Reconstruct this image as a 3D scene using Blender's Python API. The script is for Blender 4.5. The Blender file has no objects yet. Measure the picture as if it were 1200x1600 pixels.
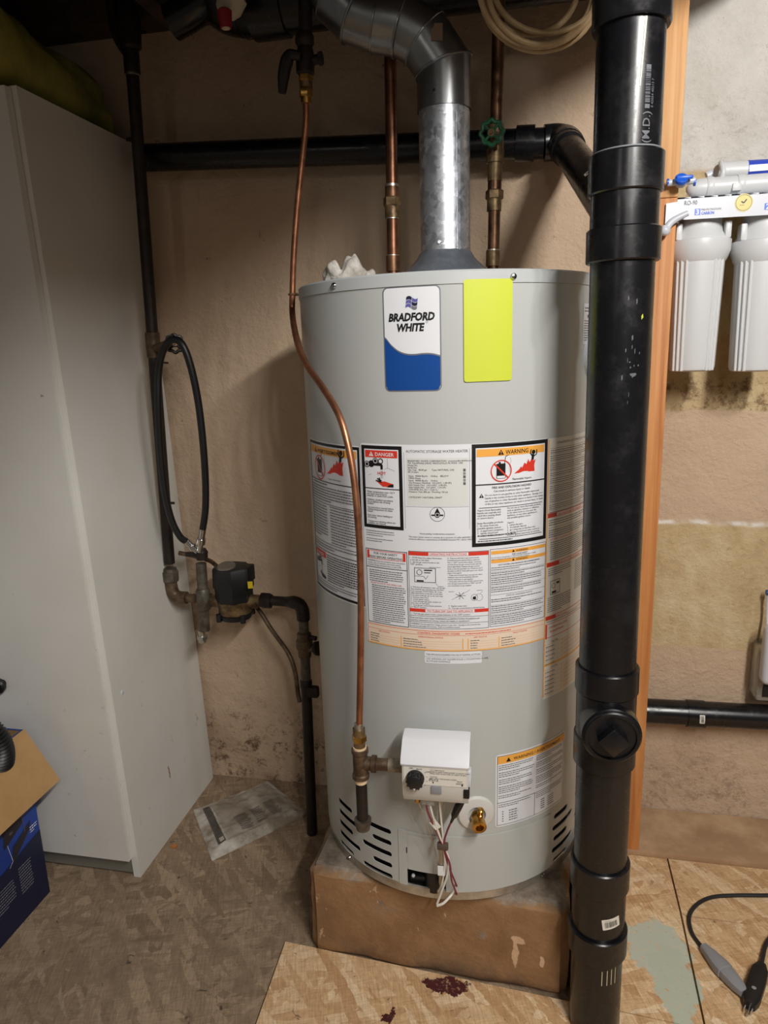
import bpy, bmesh, math, random
from mathutils import Vector, Matrix, noise
random.seed(7)
SC = bpy.context.scene
COL = SC.collection
V = Vector
PI = math.pi
# ------------------------------------------------------------------ camera
FPX = 1097.66
CAM = V((0.1572, -1.4083, 1.0303))
FW = V((-0.1981, 0.9531, -0.2288)).normalized()
RT = V((0.9801, 0.1962, -0.0313)); RT = (RT - FW * RT.dot(FW)).normalized()
UP = RT.cross(FW)
cd = bpy.data.cameras.new('camera')
cd.sensor_fit = 'VERTICAL'; cd.sensor_height = 36.0; cd.sensor_width = 27.0
cd.lens = FPX / 1600 * 36.0
cd.clip_start = 0.01
cam = bpy.data.objects.new('camera', cd); COL.objects.link(cam)
M = Matrix.Identity(4)
for i in range(3):
    M[i][0] = RT[i]; M[i][1] = UP[i]; M[i][2] = -FW[i]; M[i][3] = CAM[i]
cam.matrix_world = M
SC.camera = cam
# ------------------------------------------------------------------ light
SC.view_settings.view_transform = 'Standard'
SC.view_settings.look = 'None'
SC.view_settings.gamma = 1.0
SC.view_settings.use_curve_mapping = False
SC.view_settings.exposure = 0.53
wd = bpy.data.worlds.new('basement_air'); SC.world = wd
wd.use_nodes = True
wd.node_tree.nodes['Background'].inputs['Color'].default_value = (1.0, 0.93, 0.84, 1)
wd.node_tree.nodes['Background'].inputs['Strength'].default_value = 0.06
def lamp(name, loc, watt, col, rad):
    ld = bpy.data.lights.new(name, 'POINT'); ld.energy = watt; ld.color = col; ld.shadow_soft_size = rad
    o = bpy.data.objects.new(name, ld); COL.objects.link(o); o.location = loc
    return o
for k_ in range(7): lamp('ceiling_tube_segment', (0.85, -2.32 + .20*k_, 1.87), 15.0, (1.0, 0.98, 0.95), 0.04)
lamp('ceiling_bulb_far', (0.40, -2.75, 1.87), 11, (1.0, 0.96, 0.90), 0.10)
lamp('ceiling_bulb_left', (-1.25, -3.6, 1.85), 7, (1.0, 0.95, 0.88), 0.10)
# ------------------------------------------------------------------ pixel helpers (1200x1600 frame -> a real plane)
def ray(x, y): return FW + RT * ((x - 600) / FPX) - UP * ((y - 800) / FPX)
def W(x, y, Y): d = ray(x, y); return CAM + d * ((Y - CAM.y) / d.y)          # on a plane parallel to the wall
def F(x, y, z): d = ray(x, y); return CAM + d * ((z - CAM.z) / d.z)          # on a level plane
def X(x, y, xx): d = ray(x, y); return CAM + d * ((xx - CAM.x) / d.x)        # on a plane parallel to the cabinet side
def PL(x, y, p, n): d = ray(x, y); return CAM + d * ((V(p) - CAM).dot(n) / d.dot(n))
def depth(p): return (V(p) - CAM).dot(FW)
def pix(p):
    d = V(p) - CAM; z = d.dot(FW); return (600 + FPX * d.dot(RT) / z, 800 - FPX * d.dot(UP) / z)
def zat(y, px, py):            # height on a vertical line at which it crosses image row y
    lo, hi = -1.0, 3.0
    for _ in range(50):
        m = (lo + hi) / 2
        if pix((px, py, m))[1] > y: lo = m
        else: hi = m
    return (lo + hi) / 2
HR = 0.28                      # heater radius
HH = 1.142                     # heater height
ZF = -0.21                     # floor level (the heater stands on a plinth, its base is z = 0)
YW = 0.33                      # back wall
def onheater(x, y, r=HR):
    d = ray(x, y); a = d.x**2 + d.y**2; b = CAM.x*d.x + CAM.y*d.y; c = CAM.x**2 + CAM.y**2 - r*r
    q = b*b - a*c
    t = (-b - math.sqrt(max(q, 0))) / a
    return CAM + d * t
def srgb(r, g, b):
    f = lambda c: (c/255/12.92) if c/255 <= 0.04045 else ((c/255 + 0.055)/1.055)**2.4
    return (f(r), f(g), f(b), 1.0)
# ------------------------------------------------------------------ materials
MATS = {}
def nn(nt, t, **kw):
    n = nt.nodes.new(t)
    for k, v in kw.items(): setattr(n, k, v)
    return n
def mat(name, col, rough=0.5, metal=0.0, var=None, vscale=12.0, bump=0.0, bscale=60.0, spec=0.5, coat=0.0, trans=0.0, alpha=1.0, stretch=None):
    if name in MATS: return MATS[name]
    m = bpy.data.materials.new(name); m.use_nodes = True; nt = m.node_tree
    b = nt.nodes['Principled BSDF']
    b.inputs['Base Color'].default_value = col
    b.inputs['Roughness'].default_value = rough
    b.inputs['Metallic'].default_value = metal
    b.inputs['Specular IOR Level'].default_value = spec
    b.inputs['Coat Weight'].default_value = coat
    b.inputs['Transmission Weight'].default_value = trans
    b.inputs['Alpha'].default_value = alpha
    tc = nn(nt, 'ShaderNodeTexCoord'); vec = tc.outputs['Object']
    if stretch:
        mp = nn(nt, 'ShaderNodeMapping'); mp.inputs['Scale'].default_value = stretch
        nt.links.new(vec, mp.inputs['Vector']); vec = mp.outputs['Vector']
    if var is not None:
        n = nn(nt, 'ShaderNodeTexNoise'); n.inputs['Scale'].default_value = vscale; n.inputs['Detail'].default_value = 6
        n.inputs['Roughness'].default_value = 0.65
        r = nn(nt, 'ShaderNodeValToRGB'); r.color_ramp.elements[0].position = 0.38; r.color_ramp.elements[1].position = 0.66
        r.color_ramp.elements[0].color = var; r.color_ramp.elements[1].color = col
        nt.links.new(vec, n.inputs['Vector']); nt.links.new(n.outputs['Fac'], r.inputs['Fac']); nt.links.new(r.outputs['Color'], b.inputs['Base Color'])
    if bump:
        n2 = nn(nt, 'ShaderNodeTexNoise'); n2.inputs['Scale'].default_value = bscale; n2.inputs['Detail'].default_value = 5
        bp = nn(nt, 'ShaderNodeBump'); bp.inputs['Strength'].default_value = bump; bp.inputs['Distance'].default_value = 0.004
        nt.links.new(vec, n2.inputs['Vector']); nt.links.new(n2.outputs['Fac'], bp.inputs['Height']); nt.links.new(bp.outputs['Normal'], b.inputs['Normal'])
    MATS[name] = m
    return m
def ramp(nt, fac, stops):
    r = nn(nt, 'ShaderNodeValToRGB'); e = r.color_ramp.elements
    while len(e) < len(stops): e.new(0.5)
    for el, (p, c) in zip(e, stops): el.position = p; el.color = c
    nt.links.new(fac, r.inputs['Fac']); return r.outputs['Color']
def mixc(nt, fac, a, b, mode='MIX'):
    n = nn(nt, 'ShaderNodeMix', data_type='RGBA', blend_type=mode)
    for s, v in ((0, fac), (6, a), (7, b)):
        if isinstance(v, (tuple, float, int)): n.inputs[s].default_value = v
        else: nt.links.new(v, n.inputs[s])
    return n.outputs[2]
def mth(nt, op, a, b=None, clamp=False):
    n = nn(nt, 'ShaderNodeMath', operation=op, use_clamp=clamp)
    for s, v in ((0, a), (1, b)):
        if v is None: continue
        if isinstance(v, (float, int)): n.inputs[s].default_value = v
        else: nt.links.new(v, n.inputs[s])
    return n.outputs[0]
def noi(nt, vec, scale, detail=5, rough=0.6, out='Fac', dist=0.0):
    n = nn(nt, 'ShaderNodeTexNoise'); n.inputs['Scale'].default_value = scale; n.inputs['Detail'].default_value = detail
    n.inputs['Roughness'].default_value = rough; n.inputs['Distortion'].default_value = dist
    nt.links.new(vec, n.inputs['Vector']); return n.outputs[out]
def mapg(nt, vec, scale=(1, 1, 1), rot=(0, 0, 0), loc=(0, 0, 0)):
    n = nn(nt, 'ShaderNodeMapping'); n.inputs['Scale'].default_value = scale; n.inputs['Rotation'].default_value = rot; n.inputs['Location'].default_value = loc
    nt.links.new(vec, n.inputs['Vector']); return n.outputs['Vector']
def smooth(nt, v, lo, hi):
    n = nn(nt, 'ShaderNodeMapRange', interpolation_type='SMOOTHSTEP')
    n.inputs['From Min'].default_value = lo; n.inputs['From Max'].default_value = hi
    nt.links.new(v, n.inputs['Value']); return n.outputs['Result']
def base_mat(name, rough=0.8, spec=0.3):
    m = bpy.data.materials.new(name); m.use_nodes = True; nt = m.node_tree
    b = nt.nodes['Principled BSDF']; b.inputs['Roughness'].default_value = rough; b.inputs['Specular IOR Level'].default_value = spec
    tc = nn(nt, 'ShaderNodeTexCoord'); MATS[name] = m
    return m, nt, b, tc.outputs['Object']
def bumpit(nt, b, h, strength, dist=0.004):
    bp = nn(nt, 'ShaderNodeBump'); bp.inputs['Strength'].default_value = strength; bp.inputs['Distance'].default_value = dist
    nt.links.new(h, bp.inputs['Height']); nt.links.new(bp.outputs['Normal'], b.inputs['Normal'])

def osb_mat(name, tones, dirt, dirt_amt, blot=None):
    m, nt, b, vec = base_mat(name, 0.75, 0.25)
    layers = []
    for k, rot in enumerate((0.35, 1.25, 2.1, 2.8, .8)):
        v = mapg(nt, mapg(nt, vec, rot=(0, 0, rot)), (8.5, 58, 20), (0, 0, 0), (k * 3.1, k * 1.7, 0))
        dn = noi(nt, vec, 34 + 5 * k, 4, 0.65, 'Color')
        vv = nn(nt, 'ShaderNodeVectorMath', operation='MULTIPLY_ADD'); vv.inputs[1].default_value = (.35, .7, .4)
        nt.links.new(dn, vv.inputs[0]); nt.links.new(v, vv.inputs[2])
        vo = nn(nt, 'ShaderNodeTexVoronoi'); vo.inputs['Scale'].default_value = 1.0; nt.links.new(vv.outputs[0], vo.inputs['Vector'])
        sep = nn(nt, 'ShaderNodeSeparateColor'); nt.links.new(vo.outputs['Color'], sep.inputs['Color'])
        layers.append((sep.outputs[0], sep.outputs[1], noi(nt, mapg(nt, mapg(nt, vec, rot=(0, 0, rot)), (30, 260, 60)), 1.0, 4, .65)))
    c = ramp(nt, layers[0][0], tones)
    for k in (1, 2, 3, 4):
        msk = smooth(nt, layers[k][1], .54, .57)
        c = mixc(nt, msk, c, ramp(nt, layers[k][0], tones))
    gr = mth(nt, 'MULTIPLY', layers[1][2], 1.0)
    c = mixc(nt, 0.5, c, ramp(nt, gr, [(0.3, (.42, .36, .3, 1)), (0.62, (1, 1, 1, 1))]), 'MULTIPLY')
    c = mixc(nt, 0.4, c, ramp(nt, layers[3][2], [(0.3, (.5, .44, .38, 1)), (0.6, (1, 1, 1, 1))]), 'MULTIPLY')
    d = smooth(nt, noi(nt, vec, 7, 6, 0.7), 0.62 - 0.35 * dirt_amt, 0.95 - 0.35 * dirt_amt)
    c = mixc(nt, mth(nt, 'MULTIPLY', d, min(1.0, .4 + dirt_amt)), c, dirt)
    sp = smooth(nt, noi(nt, vec, 45, 4, 0.6, dist=1.0), .66, .72)
    c = mixc(nt, mth(nt, 'MULTIPLY', sp, .7), c, srgb(45, 40, 40))
    if blot:
        for (cx, cy, rx, ry, colr) in blot:
            w = noi(nt, vec, 14, 5, 0.7, 'Color')
            vv = nn(nt, 'ShaderNodeVectorMath', operation='MULTIPLY_ADD'); vv.inputs[1].default_value = (.10, .10, 0); nt.links.new(w, vv.inputs[0]); nt.links.new(vec, vv.inputs[2])
            q = mapg(nt, vv.outputs[0], (1 / rx, 1 / ry, 0), (0, 0, 0), (-(cx + .05) / rx, -(cy + .05) / ry, 0))
            ln = nn(nt, 'ShaderNodeVectorMath', operation='LENGTH'); nt.links.new(q, ln.inputs[0])
            mk = smooth(nt, ln.outputs['Value'], 1.02, .9)
            mk = mth(nt, 'MULTIPLY', mk, smooth(nt, noi(nt, vec, 90, 4, .7), .25, .48))
            c = mixc(nt, mk, c, colr)
    nt.links.new(c, b.inputs['Base Color'])
    bumpit(nt, b, layers[0][2], .35, .002)
    return m

def wall_mat():
    m, nt, b, vec = base_mat('painted_concrete', 0.85, 0.25)
    sp = nn(nt, 'ShaderNodeSeparateXYZ'); nt.links.new(vec, sp.inputs[0])
    wob = mth(nt, 'MULTIPLY', mth(nt, 'SUBTRACT', noi(nt, vec, 5, 5, .6), .5), .09)
    z = mth(nt, 'ADD', sp.outputs['Z'], mth(nt, 'MULTIPLY', wob, .35)); x = mth(nt, 'ADD', sp.outputs['X'], wob)
    big = noi(nt, vec, 3.0, 5, .6)
    base = ramp(nt, big, [(0.3, srgb(190, 164, 138)), (0.7, srgb(208, 184, 158))])
    zr = [W(1110, yy, YW).z for yy in (268, 642, 818, 1014)]
    right = smooth(nt, x, .40, .405)
    white = ramp(nt, noi(nt, vec, 9, 6, .7), [(0.35, srgb(196, 192, 183)), (0.7, srgb(216, 213, 206))])
    stain = smooth(nt, noi(nt, mapg(nt, vec, (1, 1, 1.3)), 24, 7, .8), .52, .72)
    low = smooth(nt, z, zr[0] + .26, zr[0] + .04)
    white = mixc(nt, mth(nt, 'MULTIPLY', stain, mth(nt, 'MULTIPLY', low, .55)), white, srgb(112, 100, 84))
    tan = ramp(nt, noi(nt, mapg(nt, vec, (1.2, 1, .8)), 8, 6, .7), [(0.3, srgb(172, 146, 108)), (0.5, srgb(194, 172, 132)), (0.72, srgb(210, 194, 158))])
    def band(lo, hi): return mth(nt, 'MULTIPLY', smooth(nt, z, lo - .004, lo + .004), smooth(nt, z, hi + .004, hi - .004))
    c = base
    c = mixc(nt, mth(nt, 'MULTIPLY', right, smooth(nt, z, zr[0] - .005, zr[0] + .012)), c, white)
    c = mixc(nt, mth(nt, 'MULTIPLY', right, band(zr[1], zr[0])), c, tan)
    c = mixc(nt, mth(nt, 'MULTIPLY', right, band(zr[3], zr[2])), c, tan)
    # chalky line where the paint ends
    ln = mth(nt, 'MULTIPLY', right, mth(nt, 'MULTIPLY', band(zr[2] - .004, zr[2] + .006), smooth(nt, noi(nt, vec, 9, 3), .42, .55)))
    c = mixc(nt, ln, c, srgb(228, 222, 212))
    # rusty, mouldy stain above the painted band
    mo = mth(nt, 'MULTIPLY', right, mth(nt, 'MULTIPLY', band(zr[1] - .0, zr[1] + .075), smooth(nt, noi(nt, vec, 30, 7, .8), .46, .62)))
    c = mixc(nt, mth(nt, 'MULTIPLY', mo, .75), c, srgb(92, 66, 38))
    # scuffs and chips everywhere, heavier near the floor
    lowz = mth(nt, 'MULTIPLY', smooth(nt, z, .16, -.12), mth(nt, 'SUBTRACT', 1.0, mth(nt, 'MULTIPLY', smooth(nt, x, .2, .4), .6)))
    sc = smooth(nt, noi(nt, mapg(nt, vec, (1, 1, .75)), 42, 6, .75, dist=.8), .655, .70)
    c = mixc(nt, mth(nt, 'MULTIPLY', sc, .6), c, srgb(84, 62, 44))
    sc2 = smooth(nt, noi(nt, vec, 26, 8, .85), .51, .62)
    c = mixc(nt, mth(nt, 'MULTIPLY', mth(nt, 'MULTIPLY', sc2, lowz), .85), c, srgb(82, 58, 40))
    dm = smooth(nt, noi(nt, vec, 4, 6, .7), .40, .72)
    c = mixc(nt, mth(nt, 'MULTIPLY', mth(nt, 'MULTIPLY', dm, lowz), .45), c, srgb(116, 86, 60))
    lt = smooth(nt, noi(nt, mapg(nt, vec, loc=(7, 3, 1)), 70, 4, .7), .70, .76)
    c = mixc(nt, mth(nt, 'MULTIPLY', lt, .5), c, srgb(226, 208, 186))
    nt.links.new(c, b.inputs['Base Color'])
    h = mth(nt, 'ADD', noi(nt, vec, 18, 8, .65), mth(nt, 'MULTIPLY', noi(nt, vec, 120, 3, .6), .25))
    bumpit(nt, b, h, .8, .012)
    return m

def wood_mat(name, c0, c1, c2, axis=2, knots=True):
    m, nt, b, vec = base_mat(name, 0.55, 0.35)
    sc = [38, 38, 38]; sc[axis] = 1.6
    g = noi(nt, mapg(nt, vec, tuple(sc)), 1.0, 4, .6, dist=.8)
    c = ramp(nt, g, [(0.3, c0), (0.5, c1), (0.7, c2)])
    blotch = smooth(nt, noi(nt, mapg(nt, vec, (6, 6, 2.2)), 1.0, 4), .45, .75)
    c = mixc(nt, mth(nt, 'MULTIPLY', blotch, .35), c, c0)
    if knots:
        vo = nn(nt, 'ShaderNodeTexVoronoi'); vo.inputs['Scale'].default_value = 1.0
        s2 = [11, 11, 11]; s2[axis] = 3.4
        nt.links.new(mapg(nt, vec, tuple(s2)), vo.inputs['Vector'])
        k = smooth(nt, vo.outputs['Distance'], .12, .05)
        c = mixc(nt, mth(nt, 'MULTIPLY', k, .75), c, srgb(84, 46, 24))
    nt.links.new(c, b.inputs['Base Color']); bumpit(nt, b, g, .2, .002)
    return m

def concrete_block_mat():
    m, nt, b, vec = base_mat('painted_block', 0.8, 0.3)
    sp = nn(nt, 'ShaderNodeSeparateXYZ'); nt.links.new(vec, sp.inputs[0])
    z = mth(nt, 'ADD', sp.outputs['Z'], mth(nt, 'MULTIPLY', mth(nt, 'SUBTRACT', noi(nt, vec, 16, 5), .5), .05))
    paint = ramp(nt, noi(nt, vec, 7, 6, .7), [(0.3, srgb(132, 100, 70)), (0.55, srgb(156, 120, 84)), (0.8, srgb(172, 140, 106))])
    conc = ramp(nt, noi(nt, vec, 28, 7, .75), [(0.3, srgb(96, 84, 72)), (0.6, srgb(150, 138, 124)), (0.8, srgb(190, 182, 172))])
    c = mixc(nt, smooth(nt, z, -.016, -.004), paint, conc)
    ch = smooth(nt, noi(nt, vec, 13, 8, .8), .60, .66)
    c = mixc(nt, mth(nt, 'MULTIPLY', ch, .8), c, conc)
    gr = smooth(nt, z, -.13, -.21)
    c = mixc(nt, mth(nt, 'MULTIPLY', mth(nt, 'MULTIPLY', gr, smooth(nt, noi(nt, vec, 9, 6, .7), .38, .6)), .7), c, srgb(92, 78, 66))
    pale = smooth(nt, noi(nt, mapg(nt, vec, (1, 1, .45), loc=(3, 1, 2)), 22, 6, .7), .66, .69)
    c = mixc(nt, mth(nt, 'MULTIPLY', pale, .7), c, srgb(214, 180, 146))
    dpt_ = F(806, 1470, -.12)
    for (dx, dz, rx, rz) in ((0, .0, .005, .035), (.004, .03, .012, .010), (.05, -.01, .004, .014)):
        w = noi(nt, vec, 30, 4, .6, 'Color')
        vv = nn(nt, 'ShaderNodeVectorMath', operation='MULTIPLY_ADD'); vv.inputs[1].default_value = (.02, 0, .02); nt.links.new(w, vv.inputs[0]); nt.links.new(vec, vv.inputs[2])
        q = mapg(nt, vv.outputs[0], (1/rx, 0, 1/rz), (0, 0, 0), (-(dpt_.x + dx + .01)/rx, 0, -(-.118 + dz + .01)/rz))
        ln = nn(nt, 'ShaderNodeVectorMath', operation='LENGTH'); nt.links.new(q, ln.inputs[0])
        c = mixc(nt, mth(nt, 'MULTIPLY', smooth(nt, ln.outputs['Value'], 1.1, .85), .9), c, srgb(218, 184, 150))
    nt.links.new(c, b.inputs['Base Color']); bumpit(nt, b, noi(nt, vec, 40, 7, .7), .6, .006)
    return m

def galv_mat():
    m, nt, b, vec = base_mat('galvanised_steel', 0.32, 0.5)
    b.inputs['Metallic'].default_value = .88
    vo = nn(nt, 'ShaderNodeTexVoronoi'); vo.inputs['Scale'].default_value = 95
    nz = noi(nt, vec, 60, 3, .6, 'Color')
    vv = nn(nt, 'ShaderNodeVectorMath', operation='MULTIPLY_ADD'); vv.inputs[1].default_value = (.03, .03, .03); nt.links.new(nz, vv.inputs[0]); nt.links.new(vec, vv.inputs[2])
    nt.links.new(vv.outputs[0], vo.inputs['Vector'])
    sep = nn(nt, 'ShaderNodeSeparateColor'); nt.links.new(vo.outputs['Color'], sep.inputs['Color'])
    c = ramp(nt, sep.outputs[0], [(0.0, srgb(172, 176, 182)), (0.6, srgb(196, 200, 206)), (1.0, srgb(222, 226, 232))])
    nt.links.new(c, b.inputs['Base Color'])
    r = nn(nt, 'ShaderNodeMapRange'); r.inputs['To Min'].default_value = .30; r.inputs['To Max'].default_value = .5
    nt.links.new(sep.outputs[1], r.inputs['Value']); nt.links.new(r.outputs['Result'], b.inputs['Roughness'])
    bumpit(nt, b, sep.outputs[2], .12, .002)
    return m

def stain_white(name):       # white melamine with greyish scuffs near the floor
    m, nt, b, vec = base_mat(name, 0.45, 0.4)
    sp = nn(nt, 'ShaderNodeSeparateXYZ'); nt.links.new(vec, sp.inputs[0])
    c = ramp(nt, noi(nt, vec, 2.5, 4), [(0.3, srgb(210, 208, 200)), (0.7, srgb(222, 221, 215))])
    low = smooth(nt, sp.outputs['Z'], .55, .05)
    s = smooth(nt, noi(nt, mapg(nt, vec, (1, 1.4, 1)), 26, 6, .75), .62, .72)
    c = mixc(nt, mth(nt, 'MULTIPLY', mth(nt, 'MULTIPLY', s, low), .55), c, srgb(128, 128, 112))
    s2 = smooth(nt, noi(nt, vec, 55, 3, .5), .75, .79)
    c = mixc(nt, mth(nt, 'MULTIPLY', s2, .6), c, srgb(110, 100, 92))
    nt.links.new(c, b.inputs['Base Color'])
    return m

def abs_mat():               # black drain plastic with a few pale scuffs and glue smears
    m, nt, b, vec = base_mat('black_abs', 0.34, 0.5)
    sc = smooth(nt, noi(nt, mapg(nt, vec, (1, 1, .35)), 75, 4, .75, dist=1.4), .735, .76)
    far = smooth(nt, noi(nt, vec, 7, 3), .50, .62)
    c = mixc(nt, mth(nt, 'MULTIPLY', mth(nt, 'MULTIPLY', sc, far), .8), srgb(17, 17, 20), srgb(170, 170, 160))
    dz = smooth(nt, noi(nt, vec, 20, 5, .7), .45, .8)
    c = mixc(nt, mth(nt, 'MULTIPLY', dz, .14), c, srgb(58, 57, 60))
    nt.links.new(c, b.inputs['Base Color'])
    r = nn(nt, 'ShaderNodeMapRange'); r.inputs['To Min'].default_value = .25; r.inputs['To Max'].default_value = .5
    nt.links.new(dz, r.inputs['Value']); nt.links.new(r.outputs['Result'], b.inputs['Roughness'])
    return m

wall_m = wall_mat()
osb_old = osb_mat('osb_dirty', [(0.0, srgb(142, 122, 100)), (0.5, srgb(158, 138, 114)), (1.0, srgb(178, 157, 131))], srgb(120, 102, 84), .5)
gp = F(1030, 1490, ZF + .011)
gp2 = F(1075, 1560, ZF + .011)
rp = F(690, 1540, ZF + .011); rp2 = F(605, 1582, ZF + .011)
osb_new = osb_mat('osb_clean', [(0.0, srgb(204, 164, 120)), (0.35, srgb(220, 184, 140)), (0.7, srgb(232, 200, 158)), (1.0, srgb(244, 220, 182))], srgb(160, 118, 80), .2,
                  blot=[(gp.x, gp.y + .015, .065, .075, srgb(188, 196, 180)), (gp2.x - .015, gp2.y + .03, .042, .10, srgb(184, 192, 174)),
                        (rp.x, rp.y, .045, .018, srgb(78, 34, 36)), (rp2.x, rp2.y, .014, .01, srgb(72, 32, 34))])
elbow_m = mat('plain_galvanised', srgb(168, 170, 170), .3, .9, var=srgb(140, 142, 144), vscale=10)
stud_up = wood_mat('pale_pine', srgb(186, 128, 76), srgb(212, 160, 104), srgb(226, 180, 124))
stud_m = wood_mat('pine_stud', srgb(170, 104, 54), srgb(198, 134, 78), srgb(214, 158, 100))
plate_m = mat('dirty_plate', srgb(198, 168, 132), .8, var=srgb(164, 132, 100), vscale=9, bump=.3)
dark_wood = mat('old_joist', srgb(88, 66, 48), .85, var=srgb(52, 40, 30), vscale=9, bump=.3)
block_m = concrete_block_mat()
galv = galv_mat()
absm = abs_mat()
melamine = stain_white('white_melamine')
heater_paint = mat('grey_enamel', srgb(184, 187, 184), .30, spec=.5, bump=.012, bscale=9)
rim_paint = mat('grey_enamel_lid', srgb(186, 190, 190), .32)
steel = mat('bare_steel', srgb(200, 196, 188), .35, .7, var=srgb(160, 152, 140), vscale=20)
chrome = mat('plated_screw', srgb(200, 200, 200), .2, 1.0)
copper = mat('copper', srgb(190, 132, 98), .36, .85, var=srgb(146, 96, 70), vscale=26)
copper_mid = mat('brown_copper', srgb(140, 96, 72), .36, .85, var=srgb(92, 62, 46), vscale=22)
copper_old = mat('tarnished_copper', srgb(132, 98, 72), .42, .8, var=srgb(84, 60, 44), vscale=30)
brass = mat('brass', srgb(206, 162, 84), .28, .95, var=srgb(160, 116, 52), vscale=40)
brass_old = mat('dull_brass', srgb(150, 126, 88), .45, .6, var=srgb(84, 66, 46), vscale=40, bump=.2)
iron = mat('black_iron', srgb(32, 29, 29), .5, .4, var=srgb(52, 42, 36), vscale=40, bump=.25)
iron_grey = mat('grey_iron', srgb(112, 108, 98), .5, .5, var=srgb(78, 68, 58), vscale=40, bump=.2)
rusty = mat('rusty_bronze', srgb(116, 98, 76), .5, .5, var=srgb(76, 58, 44), vscale=45, bump=.3)
solder = mat('solder', srgb(190, 186, 176), .35, .9)
tape = mat('pipe_dope', srgb(224, 196, 160), .7)
rubber = mat('black_rubber', srgb(20, 20, 22), .42)
blackp = mat('black_plastic', srgb(24, 24, 26), .4)
bump_black = mat('pump_black', srgb(28, 30, 34), .5, var=srgb(20, 20, 22), vscale=30)
whitep = mat('white_plastic', srgb(202, 206, 214), .35)
valvep = mat('gas_valve_white', srgb(222, 224, 228), .45)
valvep2 = mat('gas_valve_shell', srgb(206, 204, 198), .5)
housing = mat('filter_housing_white', srgb(210, 212, 213), .38)
whitew = mat('white_wire', srgb(222, 218, 208), .45)
redw = mat('maroon_wire', srgb(130, 50, 66), .45)
tanw = mat('tan_cable', srgb(200, 172, 130), .5, var=srgb(170, 140, 98), vscale=15)
green_h = mat('green_handwheel', srgb(28, 92, 56), .4, var=srgb(20, 62, 38), vscale=40)
bluep = mat('blue_plastic', srgb(30, 96, 214), .35)
blue_lab = mat('blue_print', srgb(52, 76, 190), .4)
logo_blue = mat('label_blue', srgb(20, 72, 146), .3)
lab_white = mat('label_white', srgb(226, 228, 232), .4)
lab_data = mat('label_data_strip', srgb(216, 217, 214), .45)
lab_cream = mat('label_cream', srgb(232, 212, 190), .45)
lab_off = mat('label_offwhite', srgb(224, 220, 210), .45)
ink = mat('print_black', srgb(18, 18, 20), .45)
ink_g = mat('print_grey', srgb(92, 94, 98), .5)
ink_gg = mat('print_light_grey', srgb(134, 136, 142), .5)
ink_r = mat('print_red', srgb(214, 58, 40), .45)
ink_o = mat('print_orange', srgb(238, 170, 74), .45)
ink_op = mat('print_pale_orange', srgb(226, 176, 120), .45)
ink_n = mat('print_navy', srgb(24, 28, 60), .4)
ink_v = mat('print_violet', srgb(92, 92, 160), .4)
ink_y = mat('print_yellow', srgb(200, 211, 58), .5)
silver_b = mat('label_silver', srgb(140, 142, 150), .35, .5)
card = mat('cardboard', srgb(184, 148, 100), .8, var=srgb(172, 136, 88), vscale=14, bump=.1)
card_in = mat('cardboard_inside', srgb(150, 120, 78), .85)
box_blue = mat('box_blue_print', srgb(28, 66, 158), .4, var=srgb(22, 54, 134), vscale=6)
box_dark = mat('box_navy_print', srgb(16, 24, 56), .45)
tarp_m = mat('green_canvas', srgb(158, 150, 66), .6, var=srgb(104, 104, 44), vscale=7, bump=.25, bscale=25)
rag_m = mat('grey_rag', srgb(196, 192, 184), .95, var=srgb(150, 144, 134), vscale=40, bump=.6, bscale=150)
bag_m = mat('cloudy_plastic', srgb(206, 202, 192), .18, var=srgb(136, 124, 108), vscale=12, bump=.35, bscale=22)
paper_m = mat('booklet_paper', srgb(170, 166, 156), .6)
cordm = mat('cord_black', srgb(32, 33, 36), .5)
greyp = mat('grey_plastic', srgb(138, 140, 144), .45)
clearp = mat('clear_plastic', srgb(225, 222, 214), .12, trans=.75)
redp = mat('red_plastic', srgb(150, 22, 34), .4)
creamp = mat('cream_plastic', srgb(196, 186, 164), .45)
void_m = mat('void_shade', srgb(10, 10, 11), .9)  # near-black colour stands in for the shade inside the openings
floor_gap = mat('gap_dark', srgb(40, 34, 28), .9)
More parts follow.
